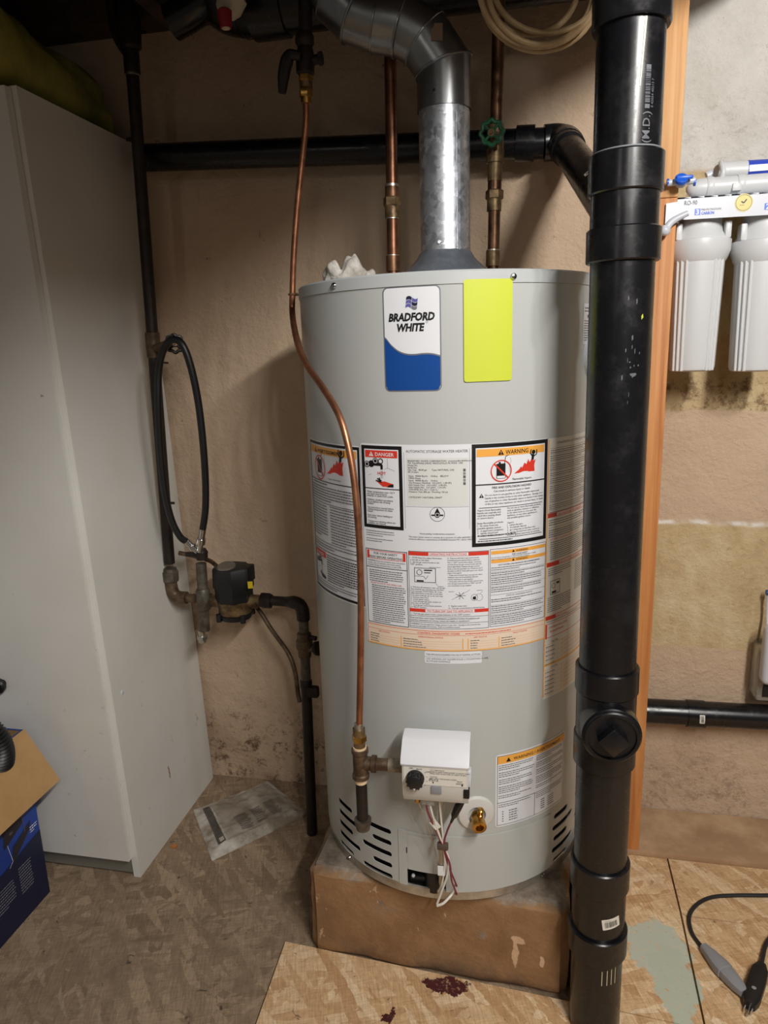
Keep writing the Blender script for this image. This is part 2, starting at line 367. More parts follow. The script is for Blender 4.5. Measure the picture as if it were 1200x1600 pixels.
# ------------------------------------------------------------------ mesh builder
class MB:
    def __init__(s): s.v = []; s.f = []; s.mi = []; s.mats = []
    def idx(s, m):
        if m not in s.mats: s.mats.append(m)
        return s.mats.index(m)
    def add(s, vs, fs, m):
        o = len(s.v); k = s.idx(m)
        s.v += [tuple(p) for p in vs]; s.f += [tuple(i + o for i in f) for f in fs]; s.mi += [k] * len(fs)
        return s
    def lathe(s, o, ax, prof, m, seg=24, cap=True, ref=None):
        o = V(o); ax = V(ax).normalized()
        a = V(ref) if ref else (V((0, 0, 1)) if abs(ax.z) < .9 else V((1, 0, 0)))
        e1 = (a - ax * a.dot(ax)).normalized(); e2 = ax.cross(e1)
        vs = []; fs = []
        for t, r in prof:
            for k in range(seg):
                w = 2 * PI * k / seg
                vs.append(o + ax * t + (e1 * math.cos(w) + e2 * math.sin(w)) * max(r, 1e-5))
        n = len(prof)
        for i in range(n - 1):
            for k in range(seg):
                k2 = (k + 1) % seg
                fs.append((i*seg + k, i*seg + k2, (i+1)*seg + k2, (i+1)*seg + k))
        if cap:
            fs.append(tuple(reversed(range(seg)))); fs.append(tuple((n-1)*seg + k for k in range(seg)))
        return s.add(vs, fs, m)
    def cyl(s, a, b, r, m, seg=20, r2=None):
        a = V(a); b = V(b); d = b - a
        return s.lathe(a, d, [(0, r), (d.length, r if r2 is None else r2)], m, seg)
    def hexnut(s, a, b, r, m):
        a = V(a); b = V(b); L = (b - a).length
        return s.lathe(a, b - a, [(0, r*.9), (L*.12, r), (L*.88, r), (L, r*.9)], m, 6)
    def tube(s, pts, r, m, seg=10, smoothn=0, cap=True):
        pts = [V(p) for p in pts]
        rr = r if isinstance(r, (list, tuple)) else [r] * len(pts)
        if smoothn:
            np_, nr = [], []
            for i in range(len(pts) - 1):
                p0 = pts[max(i-1, 0)]; p1 = pts[i]; p2 = pts[i+1]; p3 = pts[min(i+2, len(pts)-1)]
                for k in range(smoothn):
                    t = k / smoothn
                    np_.append(.5 * ((2*p1) + (p2-p0)*t + (2*p0-5*p1+4*p2-p3)*t*t + (3*p1-p0-3*p2+p3)*t**3)); nr.append(rr[i]*(1-t) + rr[i+1]*t)
            np_.append(pts[-1]); nr.append(rr[-1]); pts, rr = np_, nr
        n = len(pts)
        tans = [((pts[min(i+1, n-1)] - pts[i]).normalized() + (pts[i] - pts[max(i-1, 0)]).normalized()).normalized() for i in range(n)]
        a = V((0, 0, 1)) if abs(tans[0].z) < .9 else V((1, 0, 0))
        e = (a - tans[0] * a.dot(tans[0])).normalized()
        vs = []; fs = []
        for i in range(n):
            e = (e - tans[i] * e.dot(tans[i])).normalized(); e2 = tans[i].cross(e)
            # keep the section round at mitred corners
            k_ = 1.0
            if 0 < i < n-1:
                c_ = tans[i].dot((pts[i+1] - pts[i]).normalized()); k_ = 1 / max(c_, .6)
                bis = ((pts[i+1] - pts[i]).normalized() - (pts[i] - pts[i-1]).normalized())
            for k in range(seg):
                w = 2 * PI * k / seg; d = e * math.cos(w) + e2 * math.sin(w)
                if 0 < i < n-1 and bis.length > 1e-4:
                    bn = bis.normalized(); d = d + bn * d.dot(bn) * (k_ - 1)
                vs.append(pts[i] + d * rr[i])
        for i in range(n - 1):
            for k in range(seg):
                k2 = (k + 1) % seg; fs.append((i*seg+k, i*seg+k2, (i+1)*seg+k2, (i+1)*seg+k))
        if cap: fs.append(tuple(reversed(range(seg)))); fs.append(tuple((n-1)*seg + k for k in range(seg)))
        return s.add(vs, fs, m)
    def torus(s, o, ax, R, r, m, seg=28, sg=8):
        o = V(o); ax = V(ax).normalized(); a = V((0, 0, 1)) if abs(ax.z) < .9 else V((1, 0, 0))
        e1 = (a - ax*a.dot(ax)).normalized(); e2 = ax.cross(e1); vs = []; fs = []
        for i in range(seg):
            w = 2*PI*i/seg; d = e1*math.cos(w) + e2*math.sin(w)
            for k in range(sg):
                q = 2*PI*k/sg; vs.append(o + d*(R + r*math.cos(q)) + ax*(r*math.sin(q)))
        for i in range(seg):
            for k in range(sg):
                fs.append((i*sg+k, ((i+1) % seg)*sg+k, ((i+1) % seg)*sg+(k+1) % sg, i*sg+(k+1) % sg))
        return s.add(vs, fs, m)
    def box(s, c, size, m, ex=None, ey=None, ez=None, bev=0.0, bseg=2):
        c = V(c); ex = V(ex) if ex else V((1, 0, 0)); ey = V(ey) if ey else V((0, 1, 0)); ez = V(ez) if ez else ex.cross(ey)
        bm = bmesh.new(); bmesh.ops.create_cube(bm, size=1)
        for v in bm.verts: v.co = V((v.co.x*size[0], v.co.y*size[1], v.co.z*size[2]))
        if bev: bmesh.ops.bevel(bm, geom=bm.edges[:], offset=bev, segments=bseg, affect='EDGES', profile=.5)
        bm.verts.ensure_lookup_table()
        vs = [c + ex*v.co.x + ey*v.co.y + ez*v.co.z for v in bm.verts]; fs = [[v.index for v in f.verts] for f in bm.faces]
        bm.free(); return s.add(vs, fs, m)
    def prism(s, poly, d, m):          # closed polygon (list of points) extruded by vector d
        poly = [V(p) for p in poly]; d = V(d); n = len(poly)
        vs = poly + [p + d for p in poly]
        fs = [tuple(range(n)), tuple(reversed(range(n, 2*n)))] + [(i, n+i, n+(i+1) % n, (i+1) % n) for i in range(n)]
        return s.add(vs, fs, m)
    def sphere(s, o, r, m, seg=16, sc=(1, 1, 1)):
        o = V(o); vs = []; fs = []; rings = seg // 2
        for i in range(rings + 1):
            a = PI*i/rings
            for k in range(seg):
                w = 2*PI*k/seg; vs.append(o + V((r*math.sin(a)*math.cos(w)*sc[0], r*math.sin(a)*math.sin(w)*sc[1], r*math.cos(a)*sc[2])))
        for i in range(rings):
            for k in range(seg): fs.append((i*seg+k, (i+1)*seg+k, (i+1)*seg+(k+1) % seg, i*seg+(k+1) % seg))
        return s.add(vs, fs, m)
    def mesh(s, name, ang=35, recalc=True):
        me = bpy.data.meshes.new(name); me.from_pydata(s.v, [], s.f); me.update()
        for m in s.mats: me.materials.append(m)
        me.polygons.foreach_set('material_index', s.mi)
        if recalc:
            bm = bmesh.new(); bm.from_mesh(me); bmesh.ops.remove_doubles(bm, verts=bm.verts[:], dist=1e-6); bmesh.ops.recalc_face_normals(bm, faces=bm.faces[:]); bm.to_mesh(me); bm.free()
        me.polygons.foreach_set('use_smooth', [True]*len(me.polygons)); me.set_sharp_from_angle(angle=math.radians(ang)); me.update()
        return me
    def build(s, name, parent=None, ang=35, recalc=True):
        o = bpy.data.objects.new(name, s.mesh(name, ang, recalc)); COL.objects.link(o)
        if parent is not None: attach(o, parent)
        return o
def worldloc(o):
    p = V(o.location)
    while o.parent: o = o.parent; p += V(o.location)
    return p
def attach(o, parent):
    o.parent = parent; o.location = -worldloc(parent)
def thing(name, label, cat, loc, group=None):
    o = bpy.data.objects.new(name, None); COL.objects.link(o); o.location = loc; o.empty_display_size = .05
    tag(o, label, cat, group); return o
def tag(o, label, cat, group=None, kind=None):
    o['label'] = label; o['category'] = cat
    if group: o['group'] = group
    if kind: o['kind'] = kind
    return o
def struct(o, label=None):
    o['kind'] = 'structure'
    if label: o['label'] = label
    return o
# ------------------------------------------------------------------ print on curved or flat surfaces
TXT = {}
def glyphs(t, bold=0.0, shear=0.0):
    k = (t, bold, shear)
    if k in TXT: return TXT[k]
    c = bpy.data.curves.new('t', 'FONT'); c.body = t; c.size = 1.0; c.offset = bold; c.shear = shear; c.resolution_u = 2; c.fill_mode = 'FRONT'
    o = bpy.data.objects.new('t', c); me = bpy.data.meshes.new_from_object(o)
    vs = [(v.co.x, v.co.y) for v in me.vertices]; fs = [tuple(p.vertices) for p in me.polygons]
    bpy.data.objects.remove(o); bpy.data.curves.remove(c); bpy.data.meshes.remove(me)
    TXT[k] = (vs, fs); return TXT[k]
class Print:
    """flat print laid out in millimetres (s, z) and mapped onto a real surface"""
    def __init__(s, mapf, step=7.0): s.b = MB(); s.map = mapf; s.step = step
    def poly(s, pts, m, ly=1): s.b.add([s.map(a, b, ly) for a, b in pts], [tuple(range(len(pts)))], m); return s
    def rect(s, a0, b0, a1, b1, m, ly=1):
        n = max(1, int(abs(a1-a0)/s.step + .99)); vs = []; fs = []
        for i in range(n+1):
            a = a0 + (a1-a0)*i/n; vs += [s.map(a, b0, ly), s.map(a, b1, ly)]
        for i in range(n): fs.append((2*i, 2*i+2, 2*i+3, 2*i+1))
        s.b.add(vs, fs, m); return s
    def rrect(s, a0, b0, a1, b1, r, m, ly=1):      # rounded corners, as columns
        xs = sorted(set([a0 + r*(1-math.cos(k*PI/12)) for k in range(7)] + [a1 - r*(1-math.cos(k*PI/12)) for k in range(7)] + [a0 + (a1-a0)*i/max(2, int((a1-a0)/s.step)) for i in range(max(2, int((a1-a0)/s.step))+1)]))
        vs = []; fs = []
        for x in xs:
            d = 0
            if x < a0 + r: d = r - math.sqrt(max(0, r*r - (a0+r-x)**2))
            if x > a1 - r: d = r - math.sqrt(max(0, r*r - (x-a1+r)**2))
            vs += [s.map(x, b0+d, ly), s.map(x, b1-d, ly)]
        for i in range(len(xs)-1): fs.append((2*i, 2*i+2, 2*i+3, 2*i+1))
        s.b.add(vs, fs, m); return s
    def frame(s, a0, b0, a1, b1, w, m, ly=1):
        s.rect(a0, b0, a1, b0+w, m, ly); s.rect(a0, b1-w, a1, b1, m, ly); s.rect(a0, b0+w, a0+w, b1-w, m, ly); s.rect(a1-w, b0+w, a1, b1-w, m, ly); return s
    def text(s, t, a, b, size, m, al='L', bold=0.0, shear=0.0, ly=3, fit=None):
        vs, fs = glyphs(t, bold, shear)
        if not vs: return s
        x0 = min(v[0] for v in vs); x1 = max(v[0] for v in vs); kx = size
        if fit: kx = fit / (x1 - x0)
        off = {'L': x0, 'C': (x0+x1)/2, 'R': x1}[al]
        s.b.add([s.map(a + (v[0]-off)*kx, b + v[1]*size, ly) for v in vs], fs, m); return s
    def lines(s, ls, a, b, size, lead, m, fit=None, **kw):
        for t in ls:
            if t: s.text(t, a, b, size, m, **kw)
            b -= lead
        return b
    def grey(s, a0, a1, b, n, lead, h, m, seed=0, last=.6, ly=2):    # rows of print too small to read
        rnd = random.Random(seed)
        for i in range(n):
            x = a0; e = a1 if i < n-1 else a0 + (a1-a0)*last
            e -= rnd.random()*(a1-a0)*.08
            while x < e:
                w = rnd.uniform(1.6, 6.0); w = min(w, e-x)
                if w > .7: s.rect(x, b, x+w, b+h, m, ly)
                x += w + h*.55
            b -= lead
        return b
    def circ(s, a, b, r, m, ly=1, n=28): return s.poly([(a+r*math.cos(2*PI*k/n), b+r*math.sin(2*PI*k/n)) for k in range(n)], m, ly)
    def ring(s, a, b, r, w, m, ly=1, n=32):
        vs = []; fs = []
        for k in range(n):
            c, d = math.cos(2*PI*k/n), math.sin(2*PI*k/n); vs += [s.map(a+r*c, b+r*d, ly), s.map(a+(r-w)*c, b+(r-w)*d, ly)]
        for k in range(n): j = (k+1) % n; fs.append((2*k, 2*j, 2*j+1, 2*k+1))
        s.b.add(vs, fs, m); return s
    def line(s, a0, b0, a1, b1, w, m, ly=2):
        d = V((a1-a0, b1-b0)); n = V((-d.y, d.x)).normalized()*w/2
        return s.poly([(a0+n.x, b0+n.y), (a1+n.x, b1+n.y), (a1-n.x, b1-n.y), (a0-n.x, b0-n.y)], m, ly)
    def tri(s, a, b, h, m, m2=None, ly=3):
        s.poly([(a-h*.58, b), (a+h*.58, b), (a, b+h)], m, ly)
        if m2: s.rect(a-h*.07, b+h*.32, a+h*.07, b+h*.68, m2, ly+1); s.rect(a-h*.07, b+h*.12, a+h*.07, b+h*.24, m2, ly+1)
        return s
    def build(s, name, parent): return s.b.build(name, parent, recalc=False)
def heater_map(s, z, ly, R=HR):
    r = R + .0004 + .00018*ly; t = s/1000/HR
    return V((r*math.sin(t), -r*math.cos(t), z/1000))
def cyl_map(cx, cy, r, t0):
    def f(s, z, ly):
        q = r + .0003 + .0002*ly; t = t0 + s/1000/r
        return V((cx + q*math.sin(t), cy - q*math.cos(t), z/1000))
    return f
def plane_map(o, ex, ey):
    o = V(o); ex = V(ex).normalized(); ey = V(ey).normalized(); n = ex.cross(ey)
    return lambda s, z, ly: o + ex*(s/1000) + ey*(z/1000) + n*(.0003 + .0002*ly)
# ================================================================== the setting
b = MB(); b.box((0, YW + .05, .85), (4.4, .1, 2.3), wall_m); struct(b.build('wall_back'), 'beige painted concrete basement wall with scuffs and bare patches')
b = MB(); b.box((0, -1.3, ZF - .05), (4.4, 3.4, .1), osb_old); flo = struct(b.build('floor'), 'worn brown particle board floor')
ez = ZF + .011
def panel(pts, m=osb_new):
    pb = MB(); P = [V((p.x, p.y, ZF)) for p in pts]; pb.prism(P, (0, 0, .011), m)
    return pb.build('osb_panel', flo)
a1 = F(446, 1471, ez); a2 = F(884, 1556, ez); a3 = F(1053, 1599, ez)
dirv = (a3 - a1); dirv.z = 0
aR = a1 + dirv * 2.2
aB = F(400, 1600, ez); aBd = (aB - a1)
panel([a1, a1 + aBd*4.5, V((aR.x, (a1 + aBd*4.5).y, ez)), aR])
s0 = F(1049, 1352, ez); s1 = F(1065, 1426, ez); s2 = F(1102, 1600, ez)
gx = .004
panel([a1 + dirv*.79 + V((0, .004, 0)), V((s2.x - gx, (a1 + dirv*1.12).y + .004, ez)), V((s1.x - gx, s1.y, ez)), V((s0.x - gx, .318, ez)), V((.34, .318, ez)), V((.30, a2.y + .06, ez))])
h0 = F(1072, 1430, ez); h1 = F(1200, 1448, ez); hd = (h1 - h0)
panel([V((s0.x, .318, ez)), V((s1.x, s1.y, ez)), h0, h0 + hd*4, V(((h0+hd*4).x, .318, ez))])
panel([V((s1.x, s1.y - .004, ez)), V((s2.x, (a1 + dirv*1.12).y + .006, ez)), V((aR.x, (a1 + dirv*2.2).y + .004, ez)), V((aR.x, (h0+hd*2).y - .004, ez)), V((h0.x, h0.y - .004, ez))])
# bottom plate and stud against the wall
pz = ez; py0 = F(1100, 1349, ez).y; PH = .016
b = MB(); b.box((1.19, (py0 + YW)/2 - .001, pz + PH/2), (1.6, YW - py0 - .004, PH), plate_m, bev=.002); struct(b.build('trim_1'), 'dirty wooden bottom plate along the foot of the wall')
sr = W(1001, 1300, py0).x
zj = zat(309, sr - .02, py0)
b = MB(); b.box((sr - .024, py0 + .043, (zj + 1.74)/2), (.046, .086, 1.74 - zj - .001), stud_up, bev=.002); struct(b.build('trim_3'), 'paler upper length of pine stud between black stack and filter')
b = MB(); b.box((sr - .024, py0 + .043, (pz + PH + zj)/2), (.045, .084, zj - pz - PH), stud_m, bev=.002); struct(b.build('trim_2'), 'orange pine stud standing on the bottom plate behind the black stack')
# joists and ceiling overhead
ce = MB(); ce.box((0, -1.3, 1.97), (4.4, 3.4, .04), dark_wood); ceil = struct(ce.build('ceiling'), 'dark underside of the floor above')
for jx in (-1.45, -1.04, -.63, -.22, .20, .60, 1.02, 1.44):
    jb = MB(); jb.box((jx, -1.3, 1.845), (.04, 3.2, .21), dark_wood, bev=.003); jb.build('joist', ceil)
jb = MB(); jb.box((-.45, .29, 1.83), (1.6, .08, .12), dark_wood); jb.build('sill', ceil)

# ================================================================== concrete plinth
pl = F(487, 1481, ez); pl.z = ZF; pr_ = F(886, 1556, ez); pr_.z = ZF; pd = (pr_ - pl).normalized(); pn = V((-pd.y, pd.x, 0))
PLW = (pr_ - pl).length
bm = bmesh.new(); NX, NY, NZ = 34, 34, 14
D_ = .50
def plp(i, j, k):
    u = i/NX; w = j/NY; h = k/NZ
    p = pl + pd*(u*PLW) + pn*(w*D_) + V((0, 0, h*(-ZF)))
    return p
vd = {}
for i in range(NX+1):
    for j in range(NY+1):
        for k in range(NZ+1):
            if i in (0, NX) or j in (0, NY) or k in (0, NZ):
                p = plp(i, j, k); c = V((0, 0, -ZF/2))
                ed = (i in (0, NX)) + (j in (0, NY)) + (k in (0, NZ))
                q = noise.noise(p*9)*.006 + noise.noise(p*30)*.0025
                d = V(((-1 if i == 0 else 1 if i == NX else 0), (-1 if j == 0 else 1 if j == NY else 0), 0))
                d = (pd*d.x + pn*d.y)
                p = p + d*(q - (.010 if ed >= 2 else 0) - abs(noise.noise(p*14))*(.014 if ed >= 2 and k == NZ else 0))
                if k == NZ: p.z -= (.004 + abs(noise.noise(p*12))*.012) if ed >= 2 else 0.0
                if k == 0: p.z = ZF
                if k == NZ and ed == 1: p.z = 0
                vd[(i, j, k)] = bm.verts.new(p)
def quad(a, b_, c, d): bm.faces.new([vd[a], vd[b_], vd[c], vd[d]])
for i in range(NX):
    for j in range(NY):
        for k in (0, NZ): quad((i, j, k), (i+1, j, k), (i+1, j+1, k), (i, j+1, k))
    for k in range(NZ):
        for j in (0, NY): quad((i, j, k), (i+1, j, k), (i+1, j, k+1), (i, j, k+1))
for j in range(NY):
    for k in range(NZ):
        for i in (0, NX): quad((i, j, k), (i, j+1, k), (i, j+1, k+1), (i, j, k+1))
bmesh.ops.recalc_face_normals(bm, faces=bm.faces[:])
me = bpy.data.meshes.new('concrete_plinth'); bm.to_mesh(me); bm.free(); me.materials.append(block_m)
me.polygons.foreach_set('use_smooth', [True]*len(me.polygons)); me.set_sharp_from_angle(angle=math.radians(50))
plinth = bpy.data.objects.new('concrete_plinth', me); COL.objects.link(plinth)
tag(plinth, 'chipped brown painted concrete plinth carrying the water heater', 'plinth')

# ================================================================== water heater
heater = thing('water_heater', 'tall grey cylindrical gas water heater covered in printed labels on concrete plinth', 'water heater', (0, 0, 0))
SEG = 160
b = MB(); b.lathe((0, 0, 0), (0, 0, 1), [(.142, HR - .002), (.142, HR), (1.1215, HR), (1.123, HR - .0015)], heater_paint, SEG, cap=False); b.build('jacket', heater)
b = MB(); b.lathe((0, 0, 0), (0, 0, 1), [(1.1215, HR - .001), (1.1215, HR + .0018), (1.139, HR + .0018), (HH, HR - .001), (HH, .09), (HH - .004, .088), (HH - .004, .0)], rim_paint, SEG, cap=False); b.build('lid', heater)
b = MB(); b.lathe((0, 0, 0), (0, 0, 1), [(0, .05), (0, HR - .006), (.001, HR - .001), (.020, HR - .001), (.0215, HR - .004)], steel, SEG, cap=False); b.build('base_ring', heater)
b = MB(); b.lathe((0, 0, 0), (0, 0, 1), [(.004, .255), (.14, .255)], void_m, 64); b.build('combustion_chamber', heater)
def slab(bb, s0, z0, s1, z1, r0, r1, m, step=5):
    n = max(1, int((s1-s0)/step + .99)); vs = []; fs = []
    for i in range(n+1):
        t = (s0 + (s1-s0)*i/n)/1000/HR; sn, cs = math.sin(t), -math.cos(t)
        for r in (r0, r1):
            for z in (z0/1000, z1/1000): vs.append((r*sn, r*cs, z))
    for i in range(n):
        o = 4*i
        fs += [(o+2, o+6, o+7, o+3), (o, o+1, o+5, o+4), (o+1, o+3, o+7, o+5), (o, o+4, o+6, o+2)]
    fs += [(0, 2, 3, 1), (4*n, 4*n+1, 4*n+3, 4*n+2)]
    bb.add(vs, fs, m)
# lower skirt with real slots cut through
tb = MB(); tb.lathe((0, 0, 0), (0, 0, 1), [(.0205, HR - .0016), (.0205, HR), (.1425, HR), (.1425, HR - .0016)], heater_paint, SEG, cap=False)
n_ = SEG; base = 3*n_
tb.f += [(base + k, base + (k+1) % n_, (k+1) % n_, k) for k in range(n_)]; tb.mi += [0]*n_
slots = []
for r_, zc in enumerate((126, 101, 76, 51, 26)):
    odd = r_ % 2 == 0
    slots += [(-160 if odd else -133, -88, zc), (-242, -190 if odd else -168, zc)]
    slots += [(253, 303, zc) if odd else (249, 328, zc), (345, 412, zc) if odd else (352, 402, zc)]
cb = MB()
def cutter(outl):
    n = len(outl); vs = []
    for r in (HR - .012, HR + .012):
        for s_, z_ in outl:
            t = s_/1000/HR; vs.append((r*math.sin(t), -r*math.cos(t), z_/1000))
    cb.add(vs, [tuple(reversed(range(n))), tuple(range(n, 2*n))] + [(i, (i+1) % n, n+(i+1) % n, n+i) for i in range(n)], void_m)
for s0_, s1_, zc in slots:
    h = 5.4; o = [(s0_+h - h*math.sin(a*PI/8), zc + h*math.cos(a*PI/8)) for a in range(9)]
    m_ = int((s1_-s0_)/8); o += [(s0_+h + (s1_-s0_-2*h)*i/m_, zc-h) for i in range(1, m_)]
    o += [(s1_-h + h*math.sin(a*PI/8), zc - h*math.cos(a*PI/8)) for a in range(9)]
    o += [(s1_-h - (s1_-s0_-2*h)*i/m_, zc+h) for i in range(1, m_)]
    cutter(o)
o = [(-56 + 75*i/12, 19) for i in range(13)] + [(19 - 75*i/12, 57) for i in range(13)]
cutter(o)
tgt = bpy.data.objects.new('skirt_tmp', tb.mesh('skirt_tmp')); cut = bpy.data.objects.new('cut_tmp', cb.mesh('cut_tmp', recalc=True))
COL.objects.link(tgt); COL.objects.link(cut)
md = tgt.modifiers.new('c', 'BOOLEAN'); md.operation = 'DIFFERENCE'; md.object = cut; md.solver = 'EXACT'
dg = bpy.context.evaluated_depsgraph_get(); dg.update()
me = bpy.data.meshes.new_from_object(tgt.evaluated_get(dg)); me.name = 'skirt'
bpy.data.objects.remove(tgt); bpy.data.objects.remove(cut)
me.polygons.foreach_set('use_smooth', [True]*len(me.polygons)); me.set_sharp_from_angle(angle=math.radians(30))
skirt = bpy.data.objects.new('skirt', me); COL.objects.link(skirt); attach(skirt, heater); skirt['label'] = 'slotted grey skirt around the foot'
# burner door sheets
b = MB()
for q in ((-72, 20, -57, 141), (20, 20, 240, 141), (-57, 136, 20, 141)): slab(b, q[0], q[1], q[2], q[3], HR, HR + .0016, heater_paint)
b.build('burner_door', heater)
b = MB(); slab(b, -54, 57, 18, 133, HR, HR + .0008, heater_paint); slab(b, -56.5, 92, -55, 104, HR, HR + .001, ink); b.build('inner_door', heater)
# burner parts seen through the opening
b = MB()
t0 = -.02/HR; 
b.cyl(heater_map(-5, 12, 0, .262), heater_map(-5, 12, 0, .262) + V((0, 0, .05)), .018, blackp, 16)
b.box(heater_map(-40, 28, 0, .262), (.03, .012, .012), blackp, bev=.002)
b.sphere(heater_map(-48, 34, 0, .268), .004, whitep, 10); b.sphere(heater_map(2, 45, 0, .268), .006, whitep, 10)
b.build('burner_manifold', heater)
# lid screws
for s_, z_ in ((-167, 1131), (137, 1130), (352, 1131)):
    b = MB(); p = heater_map(s_, z_, 0, HR + .0018); d = V((p.x, p.y, 0)).normalized(); b.lathe(p, d, [(0, .0055), (.001, .0055), (.0035, .0042), (.0045, .002)], chrome, 14); b.build('screw', heater)
for s_, z_ in ((-205, 11), (223, 11)):
    b = MB(); p = heater_map(s_, z_, 0); d = V((p.x, p.y, 0)).normalized(); b.lathe(p, d, [(0, .004), (.003, .003)], chrome, 12); b.build('screw', heater)
# relief valve flange at the right flank
p = heater_map(352, 1003, 0); d = V((p.x, p.y, 0)).normalized()
b = MB(); b.lathe(p - d*.004, d, [(0, .042), (.006, .042), (.007, .034), (.001, .030), (.001, .012)], whitep, 32); b.torus(p + d*.002, d, .034, .002, rubber); b.build('side_flange', heater)
# draft hood over the flue outlet
b = MB(); b.lathe((0, 0, HH), (0, 0, 1), [(.014, .083), (.017, .084), (.021, .082), (.028, .075), (.040, .062), (.049, .054), (.056, .050), (.060, .0472), (.060, .044), (.036, .058), (.015, .080)], mat('hood_steel', srgb(140, 146, 154), .36, .5, var=srgb(112, 118, 126), vscale=20), 48, cap=False)
hood = b.build('draft_hood', heater, ang=50)
for k in range(4):
    w = .9 + k*PI/2; q = V((.072*math.cos(w), .072*math.sin(w), HH - .004)); bb = MB(); bb.box(q + V((0, 0, .012)), (.008, .003, .028), steel, ex=(-math.sin(w), math.cos(w), 0), ey=(math.cos(w), math.sin(w), 0)); bb.build('hood_leg', hood)
b = MB(); b.lathe((0, 0, HH), (0, 0, 1), [(-.003, .046), (.02, .046)], void_m, 32); b.build('flue_outlet', heater)

# ---------------------------------------------------------------- labels
# brand plate
def outline_blue():
    pts = []
    for i in range(41):
        u = i/40; s_ = -69 + 90*u
        K_ = ((0, 1043), (.12, 1031), (.25, 1021.5), (.4, 1016.5), (.55, 1015.5), (.7, 1016.5), (.85, 1016), (1, 1012.5), (1.2, 1007))
        k_ = max(n_ for n_ in range(8) if K_[n_][0] <= u + 1e-9); k_ = min(k_, 6); t_ = (u - K_[k_][0])/(K_[k_+1][0] - K_[k_][0])
        p0, p1, p2, p3 = K_[max(k_-1, 0)][1], K_[k_][1], K_[k_+1][1], K_[k_+2][1]
        z_ = .5*(2*p1 + (p2-p0)*t_ + (2*p0-5*p1+4*p2-p3)*t_*t_ + (3*p1-p0-3*p2+p3)*t_**3)
        pts.append((s_, z_))
    return pts
P = Print(heater_map); P.rrect(-71, 959, 23, 1121, 9, silver_b, 0); lab = P.build('brand_plate', heater)
P = Print(heater_map); P.rrect(-69, 961, 21, 1119, 7.5, lab_white, 1)
cu = outline_blue(); bb = P.b
vs = []; fs = []
for i, (s_, z_) in enumerate(cu):
    e = min(s_ + 69, 21 - s_); d = 7.5 - math.sqrt(max(0, 56.25 - (7.5-e)**2)) if e < 7.5 else 0
    vs += [heater_map(s_, 961 + d, 2), heater_map(s_, z_, 2)]
bb.add(vs, [(2*i, 2*i+2, 2*i+3, 2*i+1) for i in range(40)], logo_blue)
vs = []
for s_, z_ in cu: vs += [heater_map(s_, z_, 3), heater_map(s_, z_ + 2.4, 3)]
bb.add(vs, [(2*i, 2*i+2, 2*i+3, 2*i+1) for i in range(40)], silver_b)
P.text('BRADFORD', -24, 1069, 16.5, ink, 'C', bold=.045, shear=.2, fit=75)
P.text('WHITE', -25, 1053, 16.5, ink, 'C', bold=.045, shear=.2, fit=45)
P.ring(1, 1066, 1.6, .4, ink, 3)
def wav(u): return 2.6*math.sin(2*PI*u*.9 + .3)
fl0, fz0, fw, fh = -33, 1087, 19, 17
for cx_ in range(2):
    for cz_ in range(3):
        m_ = (ink_n, ink_v)[(cx_ + cz_) % 2] if cz_ < 2 else (ink_v, silver_b)[cx_]
        for i in range(6):
            u0 = (cx_*6 + i)/12; u1 = (cx_*6 + i + 1)/12 - (.03 if i == 5 else 0)
            zt = fz0 + fh*(1 - cz_/3) - .3; zb = fz0 + fh*(1 - (cz_+1)/3) + .5; sk = .12
            P.poly([(fl0 + fw*u0 + (zb-fz0)*sk, zb + wav(u0)), (fl0 + fw*u1 + (zb-fz0)*sk, zb + wav(u1)), (fl0 + fw*u1 + (zt-fz0)*sk, zt + wav(u1)), (fl0 + fw*u0 + (zt-fz0)*sk, zt + wav(u0))], m_, 3)
P.build('print', lab)
# plain yellow sticker
P = Print(heater_map); P.rrect(58, 972, 136, 1127, 4, ink_y, 10); lab = P.build('yellow_sticker', heater); lab['label'] = 'plain bright yellow sticker'
# small sticker at the right flank
P = Print(heater_map); P.rrect(303, 1024, 352, 1091, 3, lab_white, 0); lab = P.build('flank_sticker', heater)
P = Print(heater_map); P.grey(308, 348, 1083, 2, 5, 1.6, ink_g, 3); P.rect(320, 1068, 338, 1073, ink_g, 2); P.grey(307, 349, 1062, 9, 4, 1.3, ink_g, 4); P.build('print', lab)

